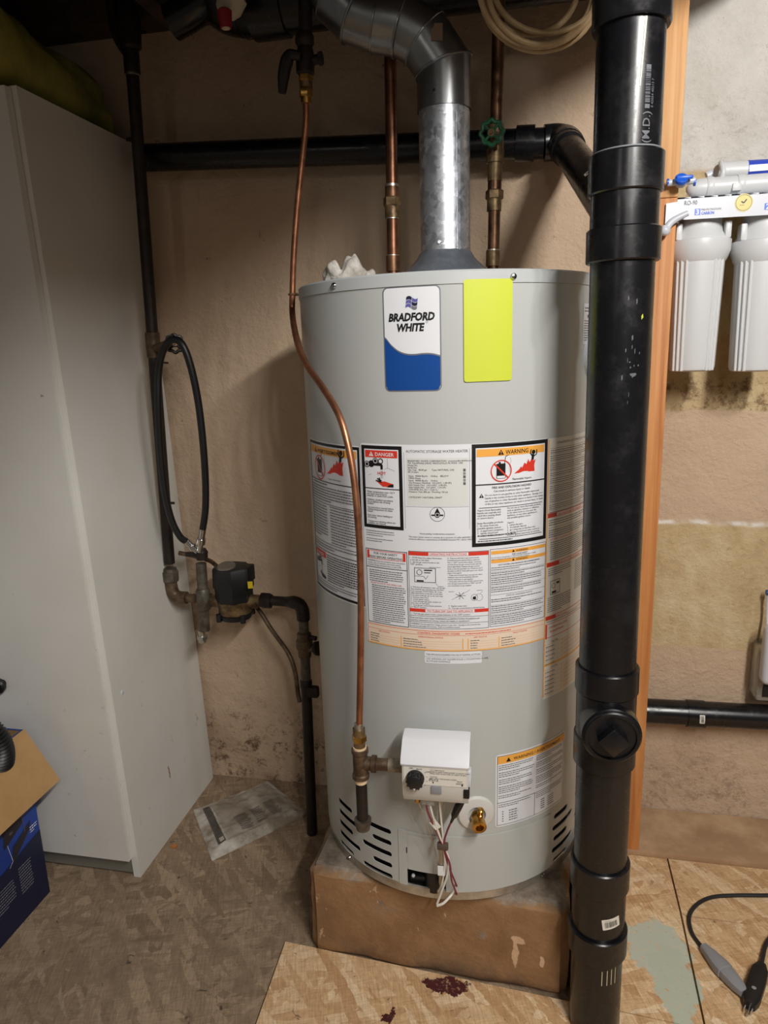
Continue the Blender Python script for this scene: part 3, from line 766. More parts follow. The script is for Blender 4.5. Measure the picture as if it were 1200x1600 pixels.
def picto_faucet(P, cx, cz, k, hot=True):
    # tap pouring on a hand
    for dx, dz in ((-26, 2), (-9, 8)):
        P.circ(cx + dx*k, cz + (13+dz)*k, 5.5*k, ink, 3, 14); P.ring(cx + dx*k, cz + (13+dz)*k, 4*k, 1*k, lab_white, 4, 14)
    P.circ(cx - 17*k, cz + 16*k, 6*k, ink, 3, 14)
    P.rect(cx - 17*k, cz + 13*k, cx + 2*k, cz + 18*k, ink, 3)
    P.poly([(cx + 0*k, cz + 18*k), (cx + 5*k, cz + 15*k), (cx + 5*k, cz + 7*k), (cx + 1*k, cz + 7*k)], ink, 3)
    P.ring(cx + 1*k, cz + 21*k, 5*k, 1.6*k, ink, 3, 14)
    for i in range(3): P.line(cx + (1+i*1.8)*k, cz + 5*k, cx + (1+i*1.8)*k, cz - 8*k, .5*k, ink_gg, 3)
    P.line(cx + 14*k, cz + 26*k, cx + 14*k, cz + 10*k, .5*k, ink_gg); P.line(cx + 14*k, cz + 10*k, cx + 27*k, cz + 5*k, .5*k, ink_gg); P.line(cx + 14*k, cz + 10*k, cx - 24*k, cz - 4*k, .5*k, ink_gg)
    if hot: P.text('HOT', cx + 3*k, cz - 2*k, 7.5*k, ink_r, 'C', bold=.01, ly=4)
    P.poly([(cx - 7*k, cz - 14*k), (cx + 4*k, cz - 22*k), (cx + 23*k, cz - 22*k), (cx + 23*k, cz - 17*k), (cx + 8*k, cz - 13*k)], ink_r if hot else ink, 3)
    P.poly([(cx + 12*k, cz - 22.5*k), (cx + 24*k, cz - 22.5*k), (cx + 24*k, cz - 17*k), (cx + 16*k, cz - 19*k)], ink, 4)
    for i, (fx, fz) in enumerate(((-13, -4), (-10, 0), (-6, 1), (-2, -3))):
        P.line(cx + (2-i)*k, cz - (15-i*.5)*k, cx + fx*k + 4*k, cz + (fz-8)*k, 2.0*k, ink, 4)
def picto_fire(P, cx, cz, k):
    # crossed-out fuel can on the left, a figure in flames on the right
    P.rect(cx - 30*k, cz - 17*k, cx - 13*k, cz + 10*k, ink, 3); P.rect(cx - 26*k, cz + 10*k, cx - 22*k, cz + 13*k, ink, 3); P.line(cx - 15*k, cz + 8*k, cx - 13*k, cz + 22*k, 1.2*k, ink)
    P.line(cx - 13*k, cz + 22*k, cx - 7*k, cz + 25*k, 1.2*k, ink)
    P.rect(cx - 29*k, cz - 16.2*k, cx - 14*k, cz - 12*k, lab_white, 4)
    P.ring(cx - 21*k, cz - 3*k, 20*k, 2*k, ink_r, 5); P.line(cx - 34*k, cz + 10*k, cx - 8*k, cz - 16*k, 2.6*k, ink_r, 5)
    fl = [(4, -10), (14, -3), (18, 2), (20, -1), (25, 8), (29, 5), (33, 14), (36, 8), (41, 16), (45, 10), (49, 13), (46, 2), (47, -9)]
    P.poly([(cx + x*k, cz + z*k) for x, z in fl], ink_r, 3)
    P.circ(cx + 44*k, cz + 26*k, 4*k, ink, 4, 12); P.line(cx + 43*k, cz + 22*k, cx + 42*k, cz + 12*k, 5*k, ink, 4); P.line(cx + 42*k, cz + 18*k, cx + 37*k, cz + 25*k, 2*k, ink, 4); P.line(cx + 37*k, cz + 25*k, cx + 39*k, cz + 31*k, 2*k, ink, 4)
    P.line(cx + 44*k, cz + 18*k, cx + 51*k, cz + 22*k, 2*k, ink, 4); P.line(cx + 51*k, cz + 22*k, cx + 51*k, cz + 30*k, 2*k, ink, 4)
    x0 = -4
    for i in range(8): P.line(cx + (x0 + 1.6*math.sin(i))*k, cz + (20-4*i)*k, cx + (x0 + 1.6*math.sin(i+1))*k, cz + (16-4*i)*k, .5*k, ink_gg)

# main label
P = Print(heater_map); P.rrect(-124, 512, 211, 873, 4, lab_white, 0); lab = P.build('main_label', heater); lab['label'] = 'big white label with danger, rating and warning fields'
P = Print(heater_map)
P.frame(-122, 727, -45, 870, 6, ink, 1); P.rect(-114, 850, -53, 862, ink_r, 2); P.tri(-102, 852, 8, lab_white, ink_r); P.text('DANGER', -94, 852.6, 8.6, lab_white, bold=.012, fit=35)
picto_faucet(P, -85, 823, 1.0); P.rect(-116, 796, -51, 797.5, ink, 2)
P.lines(['Water temperature over 125°F', 'can cause severe burns', 'instantly or death from scalds.', '', 'Children, disabled and elderly', 'are at highest risk of being', 'scalded.', '', 'See instruction manual before', 'setting temperature at water', 'heater.', '', 'Feel water before bathing or', 'showering.', '', 'Temperature limiting valves are', 'available, see manual.'], -113, 789.5, 4.2, 3.45, ink, bold=.004)
P.grey(-118, -60, 721, 3, 4, 1.1, ink_g, 5); P.grey(-118, -62, 707, 2, 4, 1.1, ink_g, 6)
P.text('AUTOMATIC STORAGE WATER HEATER', 13, 860, 6.2, ink_g, 'C', fit=102)
P.rect(-42, 731, -41.4, 860, ink_gg, 1); P.rect(66, 731, 66.6, 866, ink_gg, 1)
P.rect(-38, 771, 64, 851, lab_data, 1)
P.lines(['BRADFORD WHITE CORPORATION  www.bradfordwhite.com', '725 TALAMORE DRIVE, MIDDLEVILLE MI 49333  USA', 'Model No.', 'Serial No.', 'Gas. Cap.  48.00 gal       Type: NATURAL GAS', '           181.0 Liters'], -35, 845, 4.0, 3.7, ink)
P.lines(['Input:  40000 Btu/hr    Orifice    BELOW', '        10000 Watts', 'Input:  40000 Btu/hr    Orifice', 'Gas Pressure Manifold:  4.0 inWC  1.00 kPa', '    Inlet Supply Max:  14.0 inWC  3.48 kPa', '    Inlet Supply Min:   5.0 inWC  1.24 kPa', 'CSA/ANSI Z21.10.1 • CSA 4.1', 'Pressure: Test 300 psi  Working 150 psi'], -34, 820, 4.0, 3.8, ink)
P.text('CATEGORY I NATURAL DRAFT', -34, 784, 4.0, ink)
for i in range(5): P.rect(56, 806 + i*5.6, 60, 810.5 + i*5.6, (ink_g, ink_gg)[i % 2], 3)
P.rect(-40, 769, 65, 769.5, ink_gg, 2)
P.ring(13, 757, 12.5, .7, ink, 2); P.poly([(13, 768), (17, 760), (18, 755), (15, 751), (11, 751), (8, 755), (9, 760)], ink, 2); P.rect(3, 754, 23, 756.5, ink, 2); P.ring(13, 756, 3.4, .8, lab_white, 4, 16)
P.text('Patents pending • bradfordwhite.com/patents', 12, 722, 3.6, ink, 'C', fit=58); P.lines(['This water heater meets or exceeds all or portions of codes applicable: the', 'minimum efficiency requirements of ASHRAE Standard 90.1 (latest edition).'], -36, 716, 3.6, 4.0, ink)
# fire warning field
P.frame(70, 699, 210, 872, 6.5, ink, 1); P.rect(78, 851, 202, 863.5, ink_o, 2); P.tri(119, 852.6, 9, ink, ink_o); P.text('WARNING', 127, 853.2, 10, ink, bold=.012, fit=42)
picto_fire(P, 139, 829, .92); P.text('Flammable Vapors', 140, 809, 5.0, ink, fit=36, bold=.004); P.rect(76, 803.5, 204, 805.5, ink, 2)
P.text('FIRE AND EXPLOSION HAZARD', 140, 797, 5.2, ink, 'C', bold=.012, fit=72); P.text('Can result in serious injury or death', 140, 791.4, 4.8, ink, 'C', fit=66)
P.tri(86, 783, 7, ink, lab_white)
P.lines(['Do not store or use gasoline or other flammable vapors and', 'liquids in the vicinity of this or any other appliance.  Storage of or', 'use of gasoline or other flammable vapors or liquids in the vicinity', 'of this or any other appliance can result in serious injury or death.'], 92, 785.5, 4.1, 5.0, ink)
P.rect(82, 765, 200, 766, ink, 2)
P.lines(['Vapors from flammable', 'liquids can explode and', 'catch fire causing death', 'or severe burns.', '', 'Keep flammable products:', '   1.  far away from any', '        possible ignition source', '   2.  in approved containers', '   3.  tightly closed and', '   4.  out of children\'s reach'], 79, 760, 4.3, 4.35, ink)
P.lines(['Do not use or store flammable products', 'such as gasoline, solvents or adhesives', 'in the same room or area near this', 'appliance, or any other appliance or', 'any possible ignition source.', '', 'Vapors:', '   1.  cannot be seen,', '   2.  are heavier than air,', '   3.  go a long way on the floor and', '   4.  can be carried from other rooms to', '        possible ignition sources by air currents'], 131, 761, 4.0, 4.2, ink)
P.rect(82, 711.6, 200, 712.6, ink, 2)
P.grey(80, 200, 717, 1, 4, 1.6, ink, 9); P.grey(80, 190, 713.6 - 6.0, 1, 4, 1.6, ink, 10); P.text('Read and follow water heater warnings and instructions.', 80, 707.2 - 4.5 + .3, .1, ink)
# safety field
P.frame(-121, 552, -40, 689, 1.2, ink, 1)
P.rect(-118, 671.5, -43, 686.5, ink_r, 1); P.rect(-113, 672.5, -48, 685.5, lab_white, 2); P.lines(['FOR YOUR SAFETY', 'READ BEFORE OPERATING'], -80.5, 680, 5.4, 6.4, ink, al='C', bold=.012)
P.lines(['WARNING: If you do not follow these instructions', 'exactly, a fire or explosion may result causing', 'property damage, personal injury or loss of life.'], -117, 667, 3.5, 3.9, ink); P.rect(-120, 655.5, -41, 656.6, ink, 2)
y_ = P.grey(-114, -46, 650, 6, 3.9, 1.5, ink_g, 11); P.text('WHAT TO DO IF YOU SMELL GAS', -112, y_ - .5, 4.0, ink_r); y_ -= 4.6
P.grey(-110, -44, y_, 18, 3.9, 1.5, ink_g, 12)
# operating field
P.frame(-38, 553, 99, 692, .8, ink, 1)
P.rect(-37.5, 684.5, 98.5, 691, ink_r, 2); P.rect(-3, 685, 64, 690.6, lab_white, 3); P.text('OPERATING INSTRUCTIONS', 30, 685.9, 5.4, ink_r, 'C', bold=.01, ly=4, fit=62)
P.lines(['1.  STOP! Read the safety information', '     at the left on this label.', '2.  Set the gas control knob to the', '     "OFF" position.'], -35, 679.5, 3.6, 3.9, ink)
P.lines(['8.  Depress and hold in gas control knob,', '     immediately press igniter button until you', '     hear a "click" sound, then release. Continue', '     to hold down the gas control knob until the', '     status light blinks. Release the gas control', '     knob, it should pop back out. Check to see if', '     the pilot is still lit. If the pilot goes out, repeat', '     steps 3 through 8.', '  •  If gas control knob does not pop out when', '     released, stop and immediately call your', '     service technician or gas supplier.', '  •  If the pilot will not stay lit after several tries,', '     turn the gas control knob to "OFF" and call', '     your technician or gas supplier.'], 29, 680, 3.2, 3.75, ink)
P.frame(-28, 637, 9, 663, .9, ink, 2); P.ring(-19, 655, 5, .8, ink, 3, 18); P.rect(-11, 658, 3, 660, ink, 3); P.rect(-11, 654, 0, 655.4, ink, 3); P.line(-27, 648, -12, 648, .6, ink); P.line(-12, 648, -8, 643, .6, ink); P.line(-8, 643, -4, 650, .6, ink); P.rect(-24, 638.5, -12, 641, ink, 3); P.grey(-2, 30, 664, 1, 3, .8, ink_g, 14); P.line(9, 636, 12, 632, .4, ink); P.grey(12, 30, 630, 1, 3, .8, ink_g, 15)
P.lines(['3.  Wait five (5) minutes to clear out any gas.', '     Then smell for gas, including near the floor.', '     If you smell gas, STOP! Follow "B" in the', '     safety information at the left on this label.', '     If you don\'t smell gas, go to the next step.', '4.  Remove outer door.', '5.  Locate igniter button.', '6.  Look through sight glass window on', '     inner door to view pilot.', '7.  Turn the gas control knob clockwise', '     to "PILOT" position.'], -35, 627, 3.3, 3.65, ink)
P.lines(['9.  Replace outer door.', '10.  Turn gas control knob to desired setting.'], 30, 594.5, 3.4, 3.9, ink)
for k in range(7):
    w = k*.9; P.line(50, 614, 50 + 9*math.cos(w), 614 + 7*math.sin(w), .9, ink_g, 2)
P.line(36, 607, 48, 614, .5, ink_g); P.line(52, 616, 66, 624, .5, ink_g); P.ring(82, 610, 6.5, .5, ink_g, 2, 18); P.circ(74, 609, 3, ink, 2, 12); P.ring(74, 610, 6, .6, ink_g, 2, 16); P.line(84, 616, 88, 621, .4, ink_g); P.grey(78, 96, 622, 1, 3, .7, ink_g, 17); P.grey(30, 46, 621, 1, 3, .7, ink_g, 18)
P.rect(-37.5, 583, 98.5, 589, ink_r, 2); P.rect(-10, 583.4, 74, 588.6, lab_white, 3); P.text('TO TURN OFF GAS TO APPLIANCE', 32, 584.2, 5.0, ink_r, 'C', bold=.01, ly=4, fit=78)
P.text('1.  Turn the gas control knob counterclockwise to the "OFF" position.', -35, 578.4, 3.6, ink); P.rect(-38, 575.6, 99, 576.2, ink, 2)
P.lines(['Read and follow water heater WARNINGS and INSTRUCTIONS. If installation and', 'operation instructions are missing, contact the retailer or manufacturer.'], -36, 571, 3.5, 4.0, ink, bold=.004); P.rect(-38, 564.2, 99, 564.8, ink, 2)
P.lines(['WARNING: Do not apply line voltage (power) to gas valve.  Damage to the controls may', 'result and will nullify the warranty.  Refer to installation manual.'], -36, 559.8, 3.3, 3.9, ink)
# second warning field
P.frame(101, 554, 210.5, 693.5, .8, ink, 1)
for z_ in (684, 668.5): P.rect(103, z_, 209, z_ + 6, ink_o, 2); P.tri(143, z_ + 1, 4.4, ink, None); P.text('WARNING', 148, z_ + 1.2, 4.8, ink, bold=.01)
P.text('FOR YOUR SAFETY', 156, 680, 3.6, ink, 'C', bold=.01); P.lines(['Do not store or use gasoline or other flammable, combustible or volatile', 'vapors or liquids in the vicinity of this or any other appliance.'], 103, 677.4, 2.9, 3.2, ink)
P.text('HOT WATER CAN PRODUCE 3RD DEGREE BURNS', 156, 663.4, 3.6, ink, 'C', bold=.01); P.grey(103, 195, 659.5, 2, 3.6, 1.3, ink_g, 20)
for z_, nl, sd in ((650, 2, 21), (641, 4, 22), (624, 3, 23), (590, 4, 25), (573, 5, 26)): P.rect(102, z_ + 3, 210, z_ + 3.4, ink_g, 2); P.grey(103, 209, z_, nl, 3.7, 1.5, ink_g, sd)
P.rect(102, 611.5, 210, 612, ink, 2); P.text('STATE OF CALIFORNIA NOTICE', 156, 607, 3.6, ink, 'C'); P.grey(103, 209, 602.5, 2, 3.7, 1.5, ink_g, 27)
# diagnostic table
P.rect(-122, 513.5, 210, 551, lab_cream, 1); P.rect(-122, 512.2, 210, 514.2, ink_o, 2); P.rect(-121, 548.4, 210, 549.2, ink_r, 2); P.rect(-121, 541, 210, 541.5, ink_r, 2); P.rect(-122, 514, -121.2, 549, ink_r, 2)
P.text('CONTROL DIAGNOSTIC CODES', 12, 543, 5.0, ink_r, 'C', bold=.01); P.grey(58, 205, 543.6, 1, 4, 1.5, ink_r, 30)
P.text('LED STATUS', -88, 536.4, 4.2, ink_r, 'C'); P.text('OPERATIONAL STATUS', -2, 535.8, 4.2, ink_r, 'C'); P.text('LED STATUS', 84, 536, 4.2, ink_r, 'C'); P.text('FAULT STATUS', 158, 536.5, 4.2, ink_r, 'C')
for x_ in (-56, 53, 62, 117): P.rect(x_, 515, x_ + 1.6, 535, ink_o, 2)
for i in range(4):
    z_ = 530.5 - i*4.6
    for a_, c_ in ((-120, -57), (-54, 53), (64, 116), (119, 209)): P.rect(a_, z_ - 1.2, c_, z_ - .8, ink_op, 2); P.grey(a_ + 3, a_ + (c_-a_)*random.uniform(.45, .75), z_, 1, 4, 1.4, ink_g, 31 + i*5 + int(a_))
P.build('print', lab)
# altitude sticker
P = Print(heater_map); P.rrect(-13, 488.5, 87, 511, 3, lab_white, 1); lab = P.build('altitude_sticker', heater)
P = Print(heater_map); P.text('THIS APPLIANCE EQUIPPED FOR USE AT NORMAL ALTITUDE', 37, 503.6, 4.6, ink_g, 'C', fit=94); P.rect(-13, 500.6, 87, 501.1, ink_gg, 2); P.lines(['CET APPAREIL EST EQUIPE POUR L\'UTILISATION A UNE', 'ALTITUDE NORMALE'], -10, 495.6, 4.4, 4.6, ink_g); P.build('print', lab)
# left (french) label
P = Print(heater_map); P.rrect(-303, 575, -125.5, 867, 4, lab_white, -1); lab = P.build('left_label', heater)
P = Print(heater_map); P.frame(-301, 577.5, -127, 865, 5, ink, 0); P.rect(-293, 844, -134, 857, ink_o, 1); P.tri(-262, 845.6, 9, ink, ink_o); P.text('AVERTISSEMENT', -254, 846.4, 9, ink, bold=.012, fit=84)
picto_fire(P, -222, 822, 1.15); P.rect(-297, 793, -131, 794.6, ink, 1); P.text('Vapeurs inflammables', -214, 800, 4.5, ink)
P.grey(-285, -170, 788, 1, 4, 2, ink, 40); P.grey(-294, -134, 782, 6, 5, 2, ink_g, 41); P.rect(-297, 752, -131, 753, ink, 1)
P.grey(-294, -222, 746, 12, 5.4, 2, ink_g, 42); P.grey(-214, -134, 748, 14, 5.2, 2, ink_g, 43)
P.rect(-297, 676, -131, 677, ink, 1); P.grey(-294, -134, 670, 2, 5, 2, ink_g, 44); P.rect(-297, 659, -131, 660.4, ink, 1)
P.rect(-294, 644, -240, 656, ink_r, 1); P.text('DANGER', -280, 647, 7.6, lab_white, bold=.012); P.tri(-287, 647, 6, lab_white)
picto_faucet(P, -264, 621, .85, False); P.grey(-236, -134, 652, 12, 4.6, 2, ink, 45); P.rect(-297, 596, -131, 597, ink, 1); P.grey(-294, -134, 591, 2, 4, 1.6, ink_g, 46)
P.build('print', lab)
# right (french) label
P = Print(heater_map); P.rect(211, 392, 395, 872, lab_off, 1); P.rect(211, 396, 213.5, 870, ink_o, 2); lab = P.build('right_label', heater)
P = Print(heater_map)
P.text('CHAUFFE-EAU AUTOMATIQUE A ACCUMULATION', 232, 861, 6, ink_g)
z_ = 854; sd = 50
for nl in (2, 3, 4, 2, 3, 4, 4, 3, 3):
    P.rect(216, z_, 390, z_ + .5, ink_g, 2); z_ -= 4; P.grey(217, 390, z_, nl, 3.4, 1.3, ink_g, sd); z_ -= nl*3.4 - 1.2; sd += 1
def band(zz, t, w):
    P.rect(214, zz - 8, 395, zz, ink_r, 2); P.rect(214 + w, zz - 7, 372, zz - 1, lab_off, 3); P.text(t, 240, zz - 6.2, 4.6, ink_r, bold=.008, ly=4)
band(742, 'LIRE AVANT DE METTRE EN MARCHE', 22); P.grey(217, 390, 728, 3, 4, 1.5, ink_g, 70); P.rect(216, 715, 390, 715.5, ink_g, 2); P.grey(217, 390, 710, 4, 3.8, 1.5, ink_g, 71); P.text('QUE FAIRE SI VOUS SENTEZ UNE ODEUR DE GAZ', 220, 693, 4, ink_r); P.grey(222, 390, 688, 9, 3.8, 1.4, ink_g, 72)
band(653, 'INSTRUCTIONS DE MISE EN MARCHE', 32); P.grey(218, 285, 640, 4, 3.8, 1.4, ink_g, 73); P.grey(300, 390, 638, 16, 3.6, 1.3, ink_g, 74); P.frame(224, 592, 250, 618, 1, ink, 2); P.ring(232, 608, 5, .8, ink, 2, 16); P.rect(240, 610, 248, 614, ink, 2); P.rect(228, 594, 240, 598, ink, 2); P.grey(218, 290, 586, 8, 3.7, 1.4, ink_g, 75)
band(553, 'ARRET DU GAZ', 26); P.rect(214, 537, 395, 538, ink_r, 2); P.grey(217, 390, 541, 1, 3, 1.4, ink_g, 76); P.rect(214, 510, 218, 537, ink_r, 3); P.text('CONTROLE DES CODES', 222, 528, 5, ink_r, bold=.01); P.text('DIAGNOSTIQUES', 226, 520, 5, ink_r, bold=.01); P.rect(214, 511, 395, 512, ink_r, 2)
z_ = 505
for i in range(13):
    P.rect(213, z_ - 7, 395, z_ - (6.4 if i not in (5,) else 3), ink_o, 2)
    if i not in (0, 6): P.grey(216, 258, z_ - 4.4, 1, 3, 1.6, ink_g, 80 + i); P.grey(268, 390, z_ - 4.4, 1, 3, 1.6, ink_op, 95 + i)
    else: P.text('ETAT DEL', 230, z_ - 4.6, 4.4, ink_n)
    z_ -= 8.3
for z0_, z1_ in ((455, 498), (398, 448)): P.rect(262, z0_, 263, z1_, ink_o, 2)
P.build('print', lab)
# lower warning label
P = Print(heater_map); P.rrect(113, 154, 281, 304, 6, lab_white, 1); lab = P.build('lower_label', heater)
P = Print(heater_map); P.frame(116, 157, 278, 301, .9, ink, 2); P.rect(117, 285, 277.4, 300, ink_o, 3); P.tri(138, 287.5, 8.5, ink, None, 4); P.text('WARNING / AVERTISSEMENT', 148, 288.6, 8.4, ink, bold=.012, fit=116, ly=4)
for k_, (a_, c_) in enumerate(((119, 194), (199, 275))):
    z_ = 280
    for q in (3, 3, 3, 4, 2): z_ = P.grey(a_, c_, z_, q, 4.0, 1.6, ink_g, 110 + k_*9 + q + int(z_)) - 2.6
P.rect(116, 204, 278, 205, ink, 2); P.rect(196, 157, 197, 205, ink, 2)
P.grey(119, 190, 199, 2, 4, 1.5, ink_g, 130); P.grey(200, 274, 200, 3, 4, 1.5, ink_g, 131)
for i in range(5): P.rect(126, 184 - i*5, 129, 186 - i*5, ink_g, 2); P.grey(140, 172, 184 - i*5, 1, 3, 2, ink_g, 132 + i); P.rect(212, 183 - i*4.6, 222, 185 - i*4.6, ink_g, 2); P.grey(230, 262, 183 - i*4.6, 1, 3, 1.7, ink_g, 140 + i)
P.build('print', lab)

# ---------------------------------------------------------------- gas control
tg = 10/280; gn = V((math.sin(tg), -math.cos(tg), 0)); gt = V((math.cos(tg), math.sin(tg), 0)); gz = V((0, 0, 1))
def G(a, n, z): return gt*(a/1000) + gn*(HR + n/1000) + gz*((z + 11*max(0, min(1, (z - 60)/190)))/1000)
b = MB()
prof = [(22, 252), (74, 256), (82, 270), (84, 296), (84, 330), (22, 330)]
def extr(bb, prof, a0, a1, m, tap=1.5):
    n = len(prof); c0 = sum(p[0] for p in prof)/n; c1 = sum(p[1] for p in prof)/n
    vs = []
    for a, k in ((a0, .97), (a0 + tap, 1), (a1 - tap, 1), (a1, .97)):
        vs += [G(a, c0 + (p[0]-c0)*k, c1 + (p[1]-c1)*k) for p in prof]
    fs = [tuple(range(n)), tuple(reversed(range(3*n, 4*n)))]
    for q in range(3): fs += [(q*n+i, (q+1)*n+i, (q+1)*n+(i+1) % n, q*n+(i+1) % n) for i in range(n)]
    bb.add(vs, fs, m)
extr(b, prof, -56, 56, valvep2); gas = b.build('gas_control_valve', heater); gas['label'] = 'white gas control with black dial'
b = MB(); extr(b, [(20, 328), (86, 328), (87.5, 332), (82, 341), (58, 360), (50, 363), (24, 363), (20, 360)], -58, 58, valvep, 4); b.build('valve_cover', gas)
pm = plane_map(G(0, 84.4, 300), gt, gz)
P = Print(pm); P.rect(-53, -6, 53, 28, lab_off, 1)
P.poly([(-53, -6), (-53, -12), (-28, -12), (-18, -6)], lab_off, 1)
P.lines(['TO TURN PILOT', 'PUSH IN AND TURN KNOB TO PILOT THEN', 'PRESS AND HOLD FOR AT LEAST 30 SEC', '', 'STATUS:', 'SEE LABEL FOR FLASH CODES'], -8, 22, 3.4, 3.2, ink)
P.text('STATUS', -10, 2, 4.6, ink, bold=.01); P.poly([(-3, -3), (-1.5, 1), (-4.5, 1)], ink, 3); P.lines(['PILOT', 'IGNITER'], 42, 3, 3.4, 4, ink, al='C', bold=.01); P.poly([(46, -5), (48, -1), (44, -1)], ink, 3)
P.text('OFF', -40, 23, 3.6, ink, 'C', bold=.01); P.text('PILOT', -26, 22, 3.6, ink, 'C', bold=.01); P.text('LOW', -15, 18, 3.4, ink, bold=.01); P.text('HOT', -10, 5, 3.2, ink, 'L'); P.text('VERY HOT', -50, -10, 3.2, ink_r, bold=.01)
for k in range(6): w = .6 - k*.42; P.circ(-33 + 20*math.cos(w), 6 + 20*math.sin(w), .8, ink, 3, 8)
P.build('face_print', gas)
pm2 = plane_map(G(22, 76, 345.5) , gt, (gz*.62 - gn*.78)); P = Print(pm2); P.text('ICON', 0, -6, 9, lab_white, 'C', bold=.01, ly=2); P.build('embossed_name', gas)
b = MB(); kc = G(-33, 84.4, 306); b.lathe(kc, gn, [(0, .0155), (.004, .0155), (.005, .0135), (.016, .0125), (.017, .011)], blackp, 24)
for k in range(12):
    w = 2*PI*k/12; q = kc + gt*(.0135*math.cos(w)) + gz*(.0135*math.sin(w)); b.cyl(q + gn*.005, q + gn*.015, .0016, blackp, 6)
kn = b.build('dial', gas)
b = MB(); q = kc - gz*.0095 + gn*.0171; b.prism([q + gt*.002, q - gt*.002, q - gz*.004], gn*.0004, whitep); b.build('dial_pointer', gas)
b = MB(); b.box(G(2, 82, 285), (.018, .008, .014), greyp, ex=gt, ey=gn, ez=gz, bev=.001); b.build('status_window', gas)
b = MB(); b.box(G(53, 78, 281), (.010, .014, .017), ink, ex=gt, ey=gn, ez=gz, bev=.001); b.build('igniter_button', gas)
b = MB(); b.box(G(58, 70, 305), (.006, .016, .03), whitep, ex=gt, ey=gn, ez=gz, bev=.0015); b.build('side_clip', gas)
b = MB(); b.box(G(-14, 62, 250), (.022, .012, .016), clearp, ex=gt, ey=gn, ez=gz, bev=.001); b.build('wire_plug', gas)
b = MB(); b.lathe(G(-33, 62, 254), -gz, [(0, .005), (.010, .005), (.011, .003)], brass, 6); b.build('pilot_fitting', gas)
# wires and pilot tube
def wire(name, pts, r, m, par=heater): bb = MB(); bb.tube(pts, r, m, 8, 6); return bb.build(name, par)
wire('burner_tube', [G(6, 40, 256), G(5, 35, 200), G(4, 30, 120), G(2, 20, 60), G(0, -6, 28)], .0048, mat('aluminium_tube', srgb(176, 172, 158), .35, .9))
wire('pilot_tube', [G(-33, 62, 246), G(-27, 55, 225), G(-14, 42, 170), G(-4, 30, 110), G(-2, 14, 60), G(-6, -6, 34)], .0013, steel)
wire('white_wire', [G(-12, 62, 244), G(-9, 60, 225), G(-2, 50, 190), G(8, 42, 150), G(18, 38, 120), G(14, 30, 80), G(4, 26, 45), G(-6, 24, 12)], .0022, whitew)
wire('white_wire', [G(-6, 24, 8), G(6, 24, 15), G(18, 16, 24), G(24, 6, 26)], .0024, whitew)
wire('white_wire', [G(3, 48, 252), G(5, 46, 215), G(9, 42, 160), G(11, 36, 110), G(4, 26, 60), G(-4, 14, 32)], .0019, whitew)
wire('maroon_wire', [G(-18, 62, 244), G(-16, 60, 225), G(-6, 50, 190), G(8, 43, 150), G(20, 38, 110), G(22, 28, 70), G(30, 14, 30), G(26, 2, 22)], .0018, redw)
wire('maroon_wire', [G(24, 56, 205), G(16, 48, 180), G(10, 42, 150), G(16, 36, 110), G(30, 20, 55), G(28, 2, 40)], .0018, redw)
bb = MB(); bb.tube([G(46, 62, 252), G(38, 60, 240), G(30, 57, 220), G(28, 56, 214), G(24, 55, 204)], [.004, .007, .006, .003, .002], blackp, 8); bb.build('igniter_lead', heater)
bb = MB(); bb.box(G(8, 42, 148), (.020, .010, .012), mat('brown_tie', srgb(84, 70, 58), .6), ex=gt, ey=gn, ez=gz, bev=.002); bb.build('wire_tie', heater)
bb = MB(); bb.box(G(-4, 52, 196), (.012, .002, .018), whitew, ex=(gt*.8 + gz*.6).normalized(), ey=gn, ez=(gz*.8 - gt*.6).normalized()); bb.build('wire_tag', heater)
bb = MB(); bb.box(G(4, 34, 92), (.013, .001, .020), lab_white, ex=gt, ey=gn, ez=gz); bb.build('wire_tag', heater)
# drain valve
td = 76/280; dn = V((math.sin(td), -math.cos(td), 0)); dt = V((math.cos(td), math.sin(td), 0)); dp = dn*HR + gz*.190
da = (dn - gz*.12).normalized()
b = MB(); b.lathe(dp - dn*.003, dn, [(0, .035), (.004, .035), (.008, .032), (.011, .020), (.011, .017), (.001, .0165)], valvep2, 36, cap=False); dv = b.build('drain_valve', heater); dv['label'] = 'brass drain tap in a round white collar'
b = MB(); b.lathe(dp - dn*.004, dn, [(0, .017), (.003, .017)], void_m, 24); b.build('collar_hole', dv)
b = MB(); b.lathe(dp - da*.006 - gz*.002, da, [(0, .008), (.012, .008), (.013, .0105), (.026, .0105), (.027, .013), (.040, .013), (.041, .0105), (.041, .0075), (.028, .007), (.028, .001)], brass, 20, cap=False); b.build('spout', dv)
b = MB(); q = dp + da*.018 + gz*.007 + dt*.004; b.lathe(q, (gz + dn*.25).normalized(), [(0, .006), (.006, .0055), (.007, .004), (.011, .0038), (.012, .006), (.018, .006), (.020, .003)], brass, 16); b.build('stem', dv)
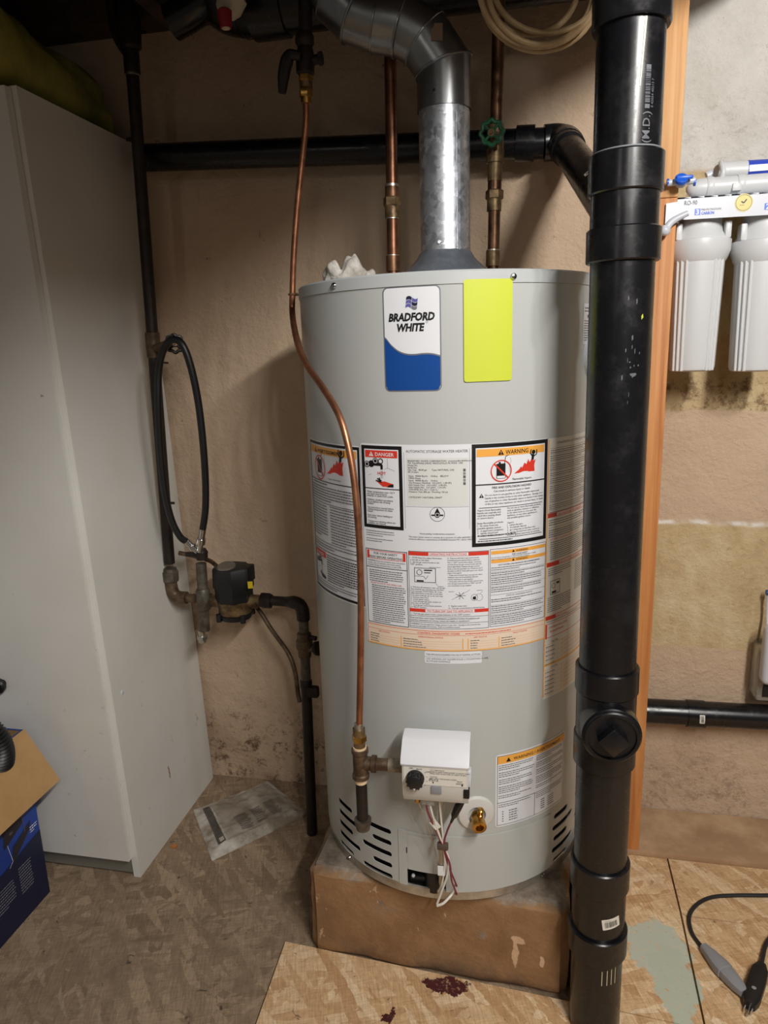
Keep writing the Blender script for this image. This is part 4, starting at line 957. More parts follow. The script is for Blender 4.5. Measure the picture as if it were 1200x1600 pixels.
# ================================================================== flue
fn = V((CAM.x, CAM.y, 0)).normalized()                 # horizontal direction from the heater axis to the lens side: the flue bends across it
def FP(x, y): return PL(x, y, (0, 0, 1.2), fn)
flue = thing('flue_pipe', 'spangled galvanised metal flue rising from heater and bending left under joists', 'flue pipe', (0, 0, HH + .03))
zs = zat(150, 0, -.046)
b = MB(); b.lathe((0, 0, 0), (0, 0, 1), [(HH + .050, .0455), (HH + .050, .0465), (zs, .0465), (zs, .0455)], galv, 48, cap=False)
fp = b.build('straight_pipe', flue)
b = MB(); sa = math.radians(38); b.box((.0465*math.sin(sa), -.0465*math.cos(sa), (HH + .055 + zs)/2), (.005, .003, zs - HH - .055), galv, ex=(math.cos(sa), math.sin(sa), 0), ey=(math.sin(sa), -math.cos(sa), 0), ez=(0, 0, 1)); b.build('seam', fp)
for a_, z_ in ((-.12, HH + .072), (-.25, zs + .010)):
    b = MB(); p = V((.0468*math.sin(a_), -.0468*math.cos(a_), z_)); b.lathe(p, (p.x, p.y, 0), [(0, .004), (.003, .003)], chrome, 10); b.build('screw', flue)
pth = [V((0, 0, zs - .012)), V((0, 0, zat(106, 0, 0))), FP(664, 62), FP(628, 40), FP(590, 34), FP(556, 22), FP(528, -6), FP(505, -50), FP(482, -100)]
for i in range(len(pth)-1):
    b = MB(); a_, c_ = pth[i], pth[i+1]
    n0 = ((c_ - a_).normalized() + ((a_ - pth[i-1]).normalized() if i else (c_ - a_).normalized())).normalized()
    n1 = ((c_ - a_).normalized() + ((pth[i+2] - c_).normalized() if i+2 < len(pth) else (c_ - a_).normalized())).normalized()
    ax = (c_ - a_).normalized(); e1 = fn.copy(); e1 = (e1 - ax*e1.dot(ax)).normalized(); e2 = ax.cross(e1)
    rr = .0485 + .0012*(i % 2); vs = []; fs = []; S_ = 40
    for (o, n) in ((a_, n0), (c_, n1)):
        for k in range(S_):
            w = 2*PI*k/S_; q = e1*math.cos(w) + e2*math.sin(w); q = q*rr
            q = q - ax*(q.dot(n)/ax.dot(n)); vs.append(o + q)
    for k in range(S_): fs.append((k, (k+1) % S_, S_ + (k+1) % S_, S_ + k))
    b.add(vs, fs, elbow_m); g_ = b.build('elbow_gore' if 0 < i else 'collar', flue)
    if i:
        bb = MB(); ring = [vs[k] + ax*.001 for k in range(S_)]; ring.append(ring[0])
        bb.tube([a_ + (q - a_)*1.01 for q in ring], .0024, elbow_m, 6, cap=False); bb.build('bead', g_)
q = FP(683, 68); b = MB(); b.box(q + fn*.0485, (.02, .03, .0012), mat('foil_patch', srgb(196, 170, 146), .35, .6), ex=RT, ey=UP, ez=fn); b.build('tape_patch', flue)

# ================================================================== copper risers
RV = V((RT.x, RT.y, 0)).normalized(); BK = -fn
def riser_xy(px, py, back): p = PL(px, py, V((0, 0, 1.2)) + BK*back, fn); return p
CR = .0115
hb = riser_xy(614, 420, .055); ht = riser_xy(609, 60, .055)
hot = thing('copper_riser', 'bare copper water pipe with brass union left of the flue', 'pipe', (hb.x, hb.y, HH))
hv = (ht - hb).normalized()
def along(o, d, y):            # point on the line o + t d at image row y
    lo, hi = -.6, 1.2
    for _ in range(40):
        m_ = (lo + hi)/2
        if pix(o + d*m_)[1] > y: lo = m_
        else: hi = m_
    return o + d*((lo + hi)/2)
b = MB(); b.cyl(V((hb.x, hb.y, HH - .004)), hb + hv*.9, CR, copper_mid, 20); b.build('tube', hot)
def fit(par, o, d, y0, y1, r, m, name, hexa=False):
    b = MB(); p0, p1 = along(o, d, y0), along(o, d, y1)
    (b.hexnut if hexa else b.cyl)(p0, p1, r, m); return b.build(name, par)
fit(hot, hb, hv, 424, 400, .0136, copper_old, 'coupling'); fit(hot, hb, hv, 401, 398.5, .0128, solder, 'solder_joint')
fit(hot, hb, hv, 341, 322, .0142, brass_old, 'union_body'); fit(hot, hb, hv, 342.5, 340, .0136, solder, 'solder_joint'); fit(hot, hb, hv, 323, 308, .0172, brass_old, 'union_nut', True); fit(hot, hb, hv, 308, 292, .0136, copper_old, 'coupling'); fit(hot, hb, hv, 292.5, 288, .0132, solder, 'solder_joint')
c0 = riser_xy(770, 417, .055); c1 = riser_xy(778, 60, .055); cv = (c1 - c0).normalized()
cold = thing('copper_riser', 'tarnished copper water pipe with green handwheel valve right of the flue', 'pipe', (c0.x, c0.y, HH))
b = MB(); b.cyl(V((c0.x, c0.y, HH - .004)), c0 + cv*.9, CR, copper_old, 20); b.build('tube', cold)
fit(cold, c0, cv, 416, 392, .0138, brass_old, 'coupling'); fit(cold, c0, cv, 393, 390, .013, solder, 'solder_joint')
fit(cold, c0, cv, 330, 312, .0140, brass_old, 'union_body'); fit(cold, c0, cv, 312, 297, .0172, brass_old, 'union_nut', True); fit(cold, c0, cv, 297, 283, .0132, copper_old, 'coupling')
fit(cold, c0, cv, 283, 253, .0138, brass_old, 'valve_tail'); fit(cold, c0, cv, 255, 234, .0165, brass_old, 'valve_body')
fit(cold, c0, cv, 234, 196, .0150, brass_old, 'valve_seat')
wc = along(c0, cv, 212); wn = (CAM - wc); wn.z *= .5; wn = (wn + V((-.25, 0, 0))).normalized()
b = MB(); b.cyl(wc, wc + wn*.045, .0075, brass_old, 12); b.build('valve_stem', cold)
def wheel(o, n, R_, m, par, name='handwheel', lobes=8):
    b = MB(); n = n.normalized(); a = V((0, 0, 1)); e1 = (a - n*a.dot(n)).normalized(); e2 = n.cross(e1)
    pts = []
    for k in range(lobes*8 + 1):
        w = 2*PI*k/(lobes*8); r = R_*(1 + .085*math.cos(lobes*w)); pts.append(o + (e1*math.cos(w) + e2*math.sin(w))*r)
    b.tube(pts, R_*.20, m, 8, cap=False); b.lathe(o - n*R_*.2, n, [(0, R_*.42), (R_*.3, R_*.42), (R_*.36, R_*.34)], m, 20)
    for k in range(4): w = PI/4 + k*PI/2; b.cyl(o, o + (e1*math.cos(w) + e2*math.sin(w))*R_, R_*.15, m, 8)
    wo = b.build(name, par)
    b = MB(); b.lathe(o + n*R_*.16, n, [(0, R_*.30), (R_*.05, R_*.30)], copper_old, 20); b.hexnut(o + n*R_*.2, o + n*R_*.4, R_*.15, brass_old); b.build('nut', wo)
    return wo
wheel(wc + wn*.045, wn, .0195, green_h, cold)

# ================================================================== gas line
gy = -.03
gtop = W(478, 60, gy); gas_l = thing('gas_line', 'thin bent copper gas tube with lever shutoff running down heater front to tee', 'gas line', (G(-125, 55, 150).x, G(-125, 55, 150).y, 0))
v_a = W(477, 103, gy); gd = (W(477, 40, gy) - v_a).normalized()
b = MB(); b.cyl(W(477, -40, gy), v_a, .0125, iron, 16); b.lathe(W(476, 68, gy), gd, [(-.006, .013), (0, .017), (.012, .017), (.018, .013)], iron, 16); b.build('drop_pipe', gas_l)
b = MB(); b.lathe(W(477, 118, gy), gd, [(0, .012), (.004, .0165), (.03, .0175), (.045, .0135)], iron, 16); vb = b.build('shutoff_valve', gas_l)
b = MB(); b.cyl(W(477, 97, gy) - RV*.002, W(500, 92, gy), .0085, iron, 12); b.hexnut(W(498, 92, gy), W(504, 91, gy), .012, iron); b.build('valve_plug', vb)
b = MB(); p0 = W(474, 92, gy) - V((0, .018, 0)); h_ = [W(470, 88, gy - .02), W(455, 86, gy - .022), W(448, 96, gy - .022), W(443, 120, gy - .02), W(441, 146, gy - .018)]
b.tube(h_, [.007, .010, .012, .011, .007], iron, 10, 4); b.build('lever', vb)
for y0, y1, r_, m_, nm, hx in ((128, 117, .0135, brass, 'flare_nut', True), (138, 128, .0118, brass_old, 'flare_body', False), (152, 136, .0126, brass, 'flare_nut', True), (162, 151, .0095, brass, 'flare_sleeve', False)):
    b = MB(); p0, p1 = W(478, y0, gy), W(478, y1, gy); (b.hexnut if hx else b.cyl)(p0, p1, r_, m_); b.build(nm, gas_l)
clip = W(457, 460, -.03)
tp = [W(478, 158, gy), W(478, 195, gy), W(471, 260, gy), W(464, 330, gy), W(459, 400, -.03), clip, W(457, 492, -.04)]
for (x_, y_, r_) in ((464, 532, .298), (478, 568, .300), (503, 604, .305), (527, 643, .312), (541, 684, .318), (552, 740, .322), (559, 810, .326), (563, 880, .329), (564, 960, .332), (563, 1050, .334), (561.5, 1135, .335)):
    tp.append(onheater(x_, y_, r_))
b = MB(); b.tube(tp, .0060, copper, 12, 5); b.build('gas_tube', gas_l)
b = MB(); b.torus(clip, V((0, 0, 1)), .0068, .0022, brass_old, 16, 6); b.cyl(clip, clip + V((.022, .012, 0)), .0028, brass_old, 8); b.build('tube_clip', gas_l)
tc = onheater(563, 1192, .335)
def TP(y): p = onheater(561.5, y, .335); return V((tc.x, tc.y, p.z))
zt = lambda y: zat(y, tc.x, tc.y)
b = MB(); b.cyl((tc.x, tc.y, zt(1140)), (tc.x, tc.y, zt(1130)), .0085, solder, 14); b.build('flare_sleeve', gas_l)
b = MB(); b.cyl((tc.x, tc.y, zt(1150)), (tc.x, tc.y, zt(1138)), .0112, brass_old, 16); b.hexnut((tc.x, tc.y, zt(1158)), (tc.x, tc.y, zt(1148)), .0135, brass); b.cyl((tc.x, tc.y, zt(1170)), (tc.x, tc.y, zt(1157)), .0108, brass_old, 16); b.build('flare_adapter', gas_l)
b = MB(); b.cyl((tc.x, tc.y, zt(1172)), (tc.x, tc.y, zt(1166)), .0125, tape, 16); b.build('thread_sealant', gas_l); b = MB(); b.cyl((tc.x, tc.y, zt(1222)), (tc.x, tc.y, zt(1213)), .0112, tape, 16); b.build('thread_sealant', gas_l)
b = MB(); z0_, z1_ = zt(1215), zt(1169); b.lathe((tc.x, tc.y, z0_), (0, 0, 1), [(0, .0135), (.001, .0155), (.008, .0155), (.010, .0135), (z1_-z0_-.010, .0135), (z1_-z0_-.008, .0155), (z1_-z0_-.001, .0155), (z1_-z0_, .0135)], rusty, 20)
b.lathe(V((tc.x, tc.y, (z0_+z1_)/2)), gt, [(0, .0125), (.020, .0125), (.021, .0155), (.029, .0155), (.030, .0125)], rusty, 20); b.build('tee', gas_l)
nz = (z0_+z1_)/2; na = V((tc.x, tc.y, nz)); nb = na + gt*((G(-52, 50, 0) - na).dot(gt))
b = MB(); b.cyl(na + gt*.028, na + gt*.055, .0112, rusty, 16); b.cyl(na + gt*.052, nb + gt*.004, .0125, mat('doped_nipple', srgb(170, 160, 140), .6, .3, var=srgb(120, 104, 84), vscale=40), 16); b.build('nipple', gas_l)
b = MB(); b.cyl((tc.x, tc.y, zt(1278)), (tc.x, tc.y, zt(1216)), .0105, iron, 18); b.build('drip_leg', gas_l)
b = MB(); zc = zt(1297); b.lathe((tc.x, tc.y, zc), (0, 0, 1), [(0, .0085), (.003, .0125), (.012, .0138), (.016, .0158), (.024, .0158), (.0245, .0125)], iron_grey, 20); b.build('drip_cap', gas_l)

# ================================================================== black soil stack
SX, SY, SR = .295, -.307, .0445
stack = thing('drain_stack', 'thick vertical black plastic drain stack with cleanout, right of the heater', 'pipe', (SX, SY, ZF + .011))
zq = lambda y, rr=SR: zat(y, SX, SY - rr)
b = MB(); b.lathe((SX, SY, 0), (0, 0, 1), [(ZF + .011, SR), (1.74, SR)], absm, 48); b.build('pipe', stack)
def hub(y0, y1, r, name='coupling_hub', ybev=.002, m=absm):
    b = MB(); z0, z1 = zq(y0, r), zq(y1, r); b.lathe((SX, SY, 0), (0, 0, 1), [(z0, SR - .001), (z0, r - ybev), (z0 + ybev, r), (z1 - ybev, r), (z1, r - ybev), (z1, SR - .001)], m, 48, cap=False); return b.build(name, stack)
b = MB(); zz = zq(18, 0.05088); b.lathe((SX, SY, 0), (0, 0, 1), [(zz, SR - .001), (zz, 0.04918), (zz + .003, 0.05088), (1.74, 0.05088)], absm, 48, cap=False); b.build('coupling_hub', stack)
w_ = hub(292, 226, 0.05046); hub(352, 288, 0.04647, 'fitting_neck'); hub(404, 348, 0.05088)
hub(1100, 1060, 0.05003); hub(1212, 1098, 0.04749, 'cleanout_tee'); hub(1216, 1170, 0.05003)
hub(1412, 1372, 0.05003); hub(1460, 1408, 0.04579, 'fitting_neck'); hub(1515, 1478, 0.05088)
b = MB(); b.torus((SX, SY, zq(1061)), (0, 0, 1), SR + .001, .0018, mat('glue_bead', srgb(196, 196, 150), .4), 48, 6); b.build('glue_bead', stack)
b = MB(); b.torus((SX, SY, zq(226)), (0, 0, 1), SR + .001, .0012, greyp, 48, 6); b.build('solvent_line', stack); b = MB(); b.torus((SX, SY, zq(1374)), (0, 0, 1), 0.04791, .0012, greyp, 48, 6); b.build('solvent_line', stack)
# cleanout plug
q = PL(952, 1142, (SX, SY - SR - .01, .25), V((0, 1, 0))); cn = V((.06, -.998, 0)).normalized(); zcl = zat(1150, SX, SY - .06)
cc = V((SX, SY, zcl)); e1 = V((-cn.y, cn.x, 0)); 
b = MB(); b.lathe(cc, cn, [(.017, .0462), (.060, .0462), (.062, .0445)], absm, 40); cl = b.build('cleanout_socket', stack)
b = MB(); b.lathe(cc, cn, [(.061, .0435), (.066, .0435), (.068, .0415), (.068, .037), (.064, .036), (.064, .001)], absm, 40, cap=False); b.build('cleanout_plug', cl)
b = MB(); d1 = (e1 + V((0, 0, 1))).normalized(); d2 = (V((0, 0, 1)) - e1).normalized()
b.box(cc + cn*.073, (.034, .034, .022), absm, ex=d1, ey=d2, ez=cn, bev=.002); b.build('square_key', cl)
# print and stickers on the stack
sm = cyl_map(SX, SY, SR, math.radians(10))
prt = mat('faint_pipe_print', srgb(96, 98, 104), .5)
P = Print(sm, 4)
zb = zq(100)*1000; 
for i in range(20): P.rect(8, zb - 6 - i*2.0, 15, zb - 6 - i*2.0 + random.choice((.6, 1.0, 1.4)), prt, 1)
P.rect(8, zb + 0, 15, zb - 5, prt, 1); P.rect(8, zb - 51, 15, zb - 46, prt, 1)
def vtext(P, t, s0, z0, size, m, mf):      # text running upwards
    vs, fs = glyphs(t, .01); P.b.add([mf(s0 - v[1]*size, z0 + v[0]*size, 3) for v in vs], fs, m)
vtext(P, '(M.D.)', 16, zq(224)*1000, 15, prt, sm); vtext(P, '0 42054 40213 7', 20, zb - 50, 5, prt, sm)
P.build('pipe_print', stack)
def scuff(pts, m=None):
    P = Print(sm, 4)
    for (s_, z_, w_, h_) in pts: P.poly([(s_, z_), (s_ + w_, z_ + h_*.3), (s_ + w_*.8, z_ + h_), (s_ - w_*.2, z_ + h_*.8)], m or prt, 1)
    return P
rnd = random.Random(5); zz0 = zq(590)*1000
pts = [(rnd.gauss(2, 9), zz0 + rnd.gauss(30, 30), rnd.uniform(.6, 2), rnd.uniform(2, 9)) for k in range(16)] + [(4, zz0 + 2, 9, 4), (6, zz0, 5, 6)]
scuff(pts).build('scuff_marks', stack)
P = Print(sm, 4); zt_ = zq(24)*1000; s_ = 4; 
gl = mat('dried_glue', srgb(206, 206, 170), .4)
for k in range(16): w_ = 2.6 - k*.09; P.poly([(s_ - .25*k, zt_ - 5*k), (s_ - .25*k + w_, zt_ - 5*k), (s_ - .25*(k+1) + w_, zt_ - 5*(k+1)), (s_ - .25*(k+1), zt_ - 5*(k+1))], gl, 1)
zz1 = zq(500)*1000; P.poly([(17, zz1), (20, zz1 + 3), (19, zz1 + 8), (16.5, zz1 + 5)], mat('yellow_glue', srgb(190, 200, 70), .4), 1)
P.build('glue_drip', stack)
def sticker(mf, s0, z0, w, h, par, name='barcode_sticker', m=lab_off, rot=0):
    c, s_ = math.cos(rot), math.sin(rot); f2 = lambda a, z, ly: mf(s0 + a*c - z*s_, z0 + a*s_ + z*c, ly)
    P = Print(f2, 4); P.rrect(-w/2, -h/2, w/2, h/2, 1.5, m, 1); o = P.build(name, par)
    P = Print(f2, 4); r_ = random.Random(3); x = -w*.36
    while x < w*.34: k = r_.uniform(.5, 1.5); P.rect(x, -h*.30, x + k, h*.22, ink, 2); x += k + r_.uniform(.5, 1.2)
    P.grey(-w*.35, w*.35, h*.30, 1, 1, .7, ink_g, 2); P.build('bars', o); return o
stm = cyl_map(SX, SY, 0.04579, math.radians(10)); sticker(stm, 10, zq(1443)*1000, 32, 21, stack, rot=.14)
P = Print(sm, 4)
for k, s_ in enumerate((-3, 6, 14, 22)): P.rect(s_, zq(1540)*1000, s_ + 1.2, zq(1518 - k)*1000, gl, 1)
P.build('glue_drip', stack)

stack.rotation_euler.y = -.0065
# ================================================================== branch drain along the wall
YB = .265; BR = .0305
pa = W(221, 247, YB); pb = W(850, 224, YB)
br = thing('branch_drain', 'black plastic drain pipe running along the wall behind the flue into the stack', 'pipe', (pa.x*.5, YB, pa.z))
bd = (pb - pa).normalized()
b = MB(); b.cyl(pa, pb, BR, absm, 28); bp_ = b.build('pipe', br)
b = MB(); p0 = W(806, 225, YB); p1 = W(835, 224, YB); b.cyl(p0, p1, .036, absm, 28); b.build('coupling', br)
pe = V((SX - .012, SY + .03, zq(318) - .01)); ec = W(880, 222, YB)
ed = (pe - ec).normalized()
b = MB(); b.tube([W(850, 224, YB), W(868, 222.5, YB), ec + ed*.02, ec + ed*.06], .036, absm, 24, 6); b.build('elbow', br)
b = MB(); b.cyl(ec + ed*.05, pe, BR, absm, 24); b.cyl(ec + ed*.055, ec + ed*.085, .0345, absm, 24); b.build('inclined_pipe', br)
def wrap_axis(o, ax, r, up):          # sticker map on a slanted pipe: s runs along the pipe
    ax = V(ax).normalized(); e = V(up); e = (e - ax*e.dot(ax)).normalized(); e2 = ax.cross(e)
    def f(s, z, ly):
        q = r + .0003 + .0002*ly; t = z/1000/r; return V(o) + ax*(s/1000) + (e*math.cos(t) - e2*-math.sin(t)*-1)*q
    return f
def pipe_sticker(px, py, o, ax, r, w, h, par):
    # sticker centred where the view ray meets the pipe
    ax = V(ax).normalized(); tq = ray(px, py).normalized(); n = tq.cross(ax).normalized()
    d = V(o) - CAM; s_ = (d.dot(ax.cross(n)))/tq.dot(ax.cross(n)); hp = CAM + tq*s_
    cen = V(o) + ax*((hp - V(o)).dot(ax)); e = (CAM - cen); e = (e - ax*e.dot(ax)).normalized(); off = (hp - cen)
    e2 = ax.cross(e); l = max(-.9, min(.9, off.dot(e2)/r)); a0 = math.asin(l)
    def f(s, z, ly):
        q = r + .0005 + .0003*ly; t = a0 + s/1000/r; return cen - ax*(z/1000) + (e*math.cos(t) + e2*math.sin(t))*q
    return sticker(f, 0, 0, h, w, par)
pipe_sticker(816, 247, pa, bd, BR, 14, 16, br)
pipe_sticker(938, 291, ec, ed, BR, 15, 20, br)
# lower drain on the right
YL = .287; la = W(1000, 1110, YL); lb = W(1240, 1123, YL); ld_ = (lb - la).normalized()
lo_ = thing('branch_drain', 'black plastic drain pipe low on the wall passing behind the pine stud', 'pipe', (lb.x, YL, lb.z))
b = MB(); b.cyl(la - ld_*.27, lb + ld_*.8, BR, absm, 28); b.build('pipe', lo_)
b = MB(); b.cyl(W(1072, 1114, YL), W(1100, 1116, YL), .0335, absm, 28); b.build('coupling', lo_)
pipe_sticker(1093, 1124, la, ld_, .0335, 12, 22, lo_)
# overhead black drain
YO = .13; oa = W(455, 14, YO); oz = oa.z + .01
ovh = thing('overhead_drain', 'large black drain pipe crossing behind the flue under the joists', 'pipe', (0, YO, oz))
b = MB(); b.tube([V((-.47, YO, 1.80)), V((-.468, YO, 1.74)), V((-.45, YO, oz + .012)), V((-.41, YO, oz + .002)), V((-.36, YO, oz)), V((.34, YO, oz - .004))], .0525, absm, 28, 4); b.build('pipe', ovh)
b = MB(); b.cyl((-.40, YO, oz), (-.33, YO, oz), .0585, absm, 32); b.build('coupling', ovh)
b = MB(); b.tube([V((-.46, YO, 1.80)), V((-.50, YO - .02, 1.72)), V((-.57, YO - .02, 1.69))], .034, absm, 20, 4); b.build('side_branch', ovh)
# red and cream nozzle hanging at the top
nz0 = W(352, 12, .02)
ncl = thing('hanging_nozzle', 'cream knob with red cap hanging under the joists', 'nozzle', nz0)
b = MB(); b.lathe(W(372, -14, .02), (W(345, 30, .02) - W(372, -14, .02)), [(0, .012), (.006, .024), (.03, .026), (.044, .02), (.05, .012)], creamp, 20); b.build('knob', ncl)
b = MB(); p0, p1 = W(350, 14, -.012), W(353, 43, -.012); b.lathe(p0, p1 - p0, [(0, .009), (.004, .014), (.022, .012), (.032, .010)], redp, 18); b.build('cap', ncl)
b = MB(); b.lathe(p1, p1 - p0, [(-.001, .0085), (.002, .0075)], creamp, 16); b.build('cap_end', ncl)
b = MB(); b.cyl(W(372, -14, .02), W(384, -60, .02), .006, blackp, 10); b.build('hanger', ncl)

# ================================================================== cable coil hanging
kc_ = PL(841, -26, (.16, -.1, 1.55), FW)
coil = thing('cable_coil', 'coil of beige cable hanging from the joists between flue and black stack', 'cable', kc_ + UP*.09)
rnd = random.Random(2)
for k, (dx, dy, rx, ry) in enumerate(((0, 0, 93, 97), (4, 6, 82, 88), (14, -4, 86, 80), (-12, 2, 74, 76), (2, 12, 92, 92))):
    pts = []
    for i in range(41):
        w = 2*PI*i/40 + k; pts.append(PL(841 + dx + rx*math.cos(w), -24 + dy + ry*math.sin(w), kc_ + FW*(.008*math.sin(w*1.0 + k*2) + .006*k), FW))
    b = MB(); b.tube(pts, .0046, tanw, 10, cap=False); b.build('loop', coil)
b = MB(); b.cyl(kc_ + UP*.09 - FW*.02, kc_ + UP*.09 + FW*.05, .004, steel, 8); b.build('nail', coil)
# ================================================================== white cabinet
LEAN = -.0268
def cab(x, y, z): return V((x + LEAN*(z - ZF), y, z))
cf = F(220, 1371, ZF); cbk = F(327, 1216, ZF)
cx_, cy0, cy1 = cf.x, cf.y, .315
ztop = zat(133, cf.x + LEAN*1.73, cy0)
cabinet = thing('storage_cabinet', 'tall white melamine cabinet at the left with scuffed side panel', 'cabinet', (cx_ - .3, cy1 - .1, ZF))
def sbox(bb, x0, x1, y0, y1, z0, z1, m):
    vs = [cab(x, y, z) for z in (z0, z1) for x, y in ((x0, y0), (x1, y0), (x1, y1), (x0, y1))]
    bb.add(vs, [(3, 2, 1, 0), (4, 5, 6, 7), (0, 1, 5, 4), (1, 2, 6, 5), (2, 3, 7, 6), (3, 0, 4, 7)], m); return bb
cw = .60
sbox(MB(), cx_ - .018, cx_, cy0, cy1, ZF, ztop, melamine).build('side_panel', cabinet)
sbox(MB(), cx_ - cw, cx_ - cw + .018, cy0, cy1, ZF, ztop, melamine).build('side_panel', cabinet)
zd = zat(1338, cx_ - .02, cy0)
door = sbox(MB(), cx_ - cw - .01, cx_ - .012, cy0 - .018, cy0 - .001, zd, ztop - .004, melamine).build('door', cabinet)
sbox(MB(), cx_ - cw + .018, cx_ - .018, cy0 + .002, cy1, ztop - .018, ztop, melamine).build('top_panel', cabinet)
sbox(MB(), cx_ - cw + .018, cx_ - .018, cy1 - .008, cy1, ZF + .05, ztop - .018, melamine).build('back_panel', cabinet)
sbox(MB(), cx_ - cw + .018, cx_ - .018, cy0 + .004, cy0 + .018, ZF + .008, zd + .02, mat('grey_kick', srgb(120, 116, 106), .6)).build('kick_board', cabinet)
kp = W(-3, 1072, cy0 - .035); b = MB(); b.lathe(kp + V((0, .018, 0)), (0, -1, 0), [(0, .008), (.010, .008), (.012, .017), (.020, .018), (.024, .014)], blackp, 20); b.build('knob', door)
# rust mark and a plug button on the side panel
pm = plane_map(cab(cx_, 0, 0), (0, 1, 0), (LEAN, 0, 1))
def onside(px, py):
    n = V((1, 0, -LEAN)).normalized(); p = PL(px, py, cab(cx_, 0, ZF), n); return p
P = Print(pm)
q = onside(264, 1205); s_, z_ = q.y*1000, q.z*1000
rm = mat('rust_stain', srgb(134, 84, 58), .8)
for i, (a_, h_) in enumerate(((0, 0), (1.5, 7), (-.5, 14), (.5, 20), (-2, 27))): P.poly([(s_ + a_ - 1, z_ + h_ - 20), (s_ + a_ + 2.4, z_ + h_ - 21), (s_ + a_ + 1.6, z_ + h_ - 12), (s_ + a_ - 1.4, z_ + h_ - 11)], rm, 1)
P.build('rust_mark', cabinet)
q = onside(191, 1082); b = MB(); b.lathe(q, (1, 0, 0), [(0, .006), (.0012, .006), (.002, .0045)], whitep, 14); b.build('plug_button', cabinet)

# ================================================================== canvas on top of the cabinet
tz = ztop
sec = []
tx = cx_ + LEAN*1.73
bm = bmesh.new(); NU, NV_ = 46, 26
cen = []
g = {}
for i in range(NU + 1):
    u = i/NU
    yb = -.20 + u*.47
    hgt = (.10*(1-u)**.8 + .105)*(1 if u < .93 else math.sqrt(max(0, (1-u)/.07))*.85 + .15)
    wid = .30*(1-u*.45)
    xr = tx - .01 - .010*u
    for j in range(NV_):
        w = 2*PI*j/NV_; c, s_ = math.cos(w), math.sin(w)
        x = xr - wid/2 + wid/2*(abs(c)**.7)*(1 if c > 0 else -1)
        z = tz + hgt/2 + hgt/2*(abs(s_)**.8)*(1 if s_ > 0 else -1) + .0005
        p = V((x, yb, z)); f_ = noise.noise(p*9)*.018 + (abs(noise.noise(V((p.x*14, p.y*7 + p.z*10, p.z*16))))-.2)*.03 + noise.noise(V((p.x*30, p.y*12, p.z*30)))*.006
        if s_ > -.35: p += V((c, 0, s_))*f_
        p.z = max(p.z, tz + .001); g[(i, j)] = bm.verts.new(p)
for i in range(NU):
    for j in range(NV_): bm.faces.new([g[(i, j)], g[(i, (j+1) % NV_)], g[(i+1, (j+1) % NV_)], g[(i+1, j)]])
bm.faces.new([g[(0, j)] for j in range(NV_)]); bm.faces.new([g[(NU, j)] for j in reversed(range(NV_))])
bmesh.ops.recalc_face_normals(bm, faces=bm.faces[:]); me = bpy.data.meshes.new('folded_canvas'); bm.to_mesh(me); bm.free(); me.materials.append(tarp_m)
me.polygons.foreach_set('use_smooth', [True]*len(me.polygons))
can = bpy.data.objects.new('folded_canvas', me); COL.objects.link(can); tag(can, 'folded olive green canvas lying on top of the white cabinet', 'canvas')

# ================================================================== left iron riser with hose bib, pump loop
YR = .20
rt_, rb = W(203, 60, YR), W(265, 880, YR)
rd = (rb - rt_).normalized()
def RP(y): # on the riser axis at image row y
    lo, hi = -.3, 1.6
    for _ in range(40):
        m_ = (lo + hi)/2
        if pix(rt_ + rd*m_)[1] < y: lo = m_
        else: hi = m_
    return rt_ + rd*((lo+hi)/2)
ris = thing('supply_riser', 'dark vertical iron water pipe with hose valve beside the cabinet', 'pipe', rb)
b = MB(); b.cyl(RP(-60), RP(880), .0140, iron, 18); b.build('pipe', ris)
b = MB(); b.lathe(RP(118), RP(70) - RP(118), [(0, .0145), (.004, .0175), (.05, .0175), (.056, .024), (.11, .026), (.13, .020)], iron, 18); b.build('upper_fitting', ris)
b = MB(); b.cyl(RP(119), RP(116), .0158, solder, 16); b.build('solder_ring', ris)
b = MB(); b.tube([RP(85), W(196, 78, YR), W(183, 55, YR), W(176, 20, YR), W(174, -40, YR)], .012, iron, 12, 5); b.build('upper_branch', ris)
b = MB(); b.cyl(W(205, 52, YR - .01), W(228, 50, YR - .02), .0035, iron, 8); b.build('drain_screw', ris)
b = MB(); b.box(W(207, 217, YR - .004), (.03, .006, .008), iron, bev=.001); b.build('pipe_clip', ris)
b = MB(); b.lathe(RP(540), RP(512) - RP(540), [(-.03, .0145), (-.028, .0165), (.0, .0175), (.03, .0175), (.032, .0145)], rusty, 18); vb = b.build('hose_valve', ris)
wv = W(262, 538, YR - .05); b = MB(); b.cyl(RP(545), wv, .010, rusty, 12); b.build('valve_branch', vb)
whn = (V((.55, -.8, .1))).normalized(); wheel(W(273, 537, YR - .06), whn, .019, blackp, ris, 'valve_handwheel')
b = MB(); b.cyl(W(246, 566, YR - .02), W(262, 567, YR - .045), .0022, iron, 8); b.build('drain_screw', ris)
b = MB(); b.cyl(W(252, 786, YR - .014), W(272, 786, YR - .018), .0035, iron, 8); b.build('pipe_clip', ris)
# bottom: union, elbow
b = MB(); b.lathe(RP(908), RP(876) - RP(908), [(0, .0185), (.002, .0215), (.026, .0215), (.028, .0185), (.036, .017)], iron_grey, 8); b.build('union', ris)
pp = [W(266, 905, YR), W(268, 918, YR), W(272, 928, YR), W(280, 933, YR), W(292, 934, YR)]
b = MB(); b.tube(pp, [.0165, .0165, .0165, .0165, .0165], rusty, 16, 4); b.build('elbow', ris)
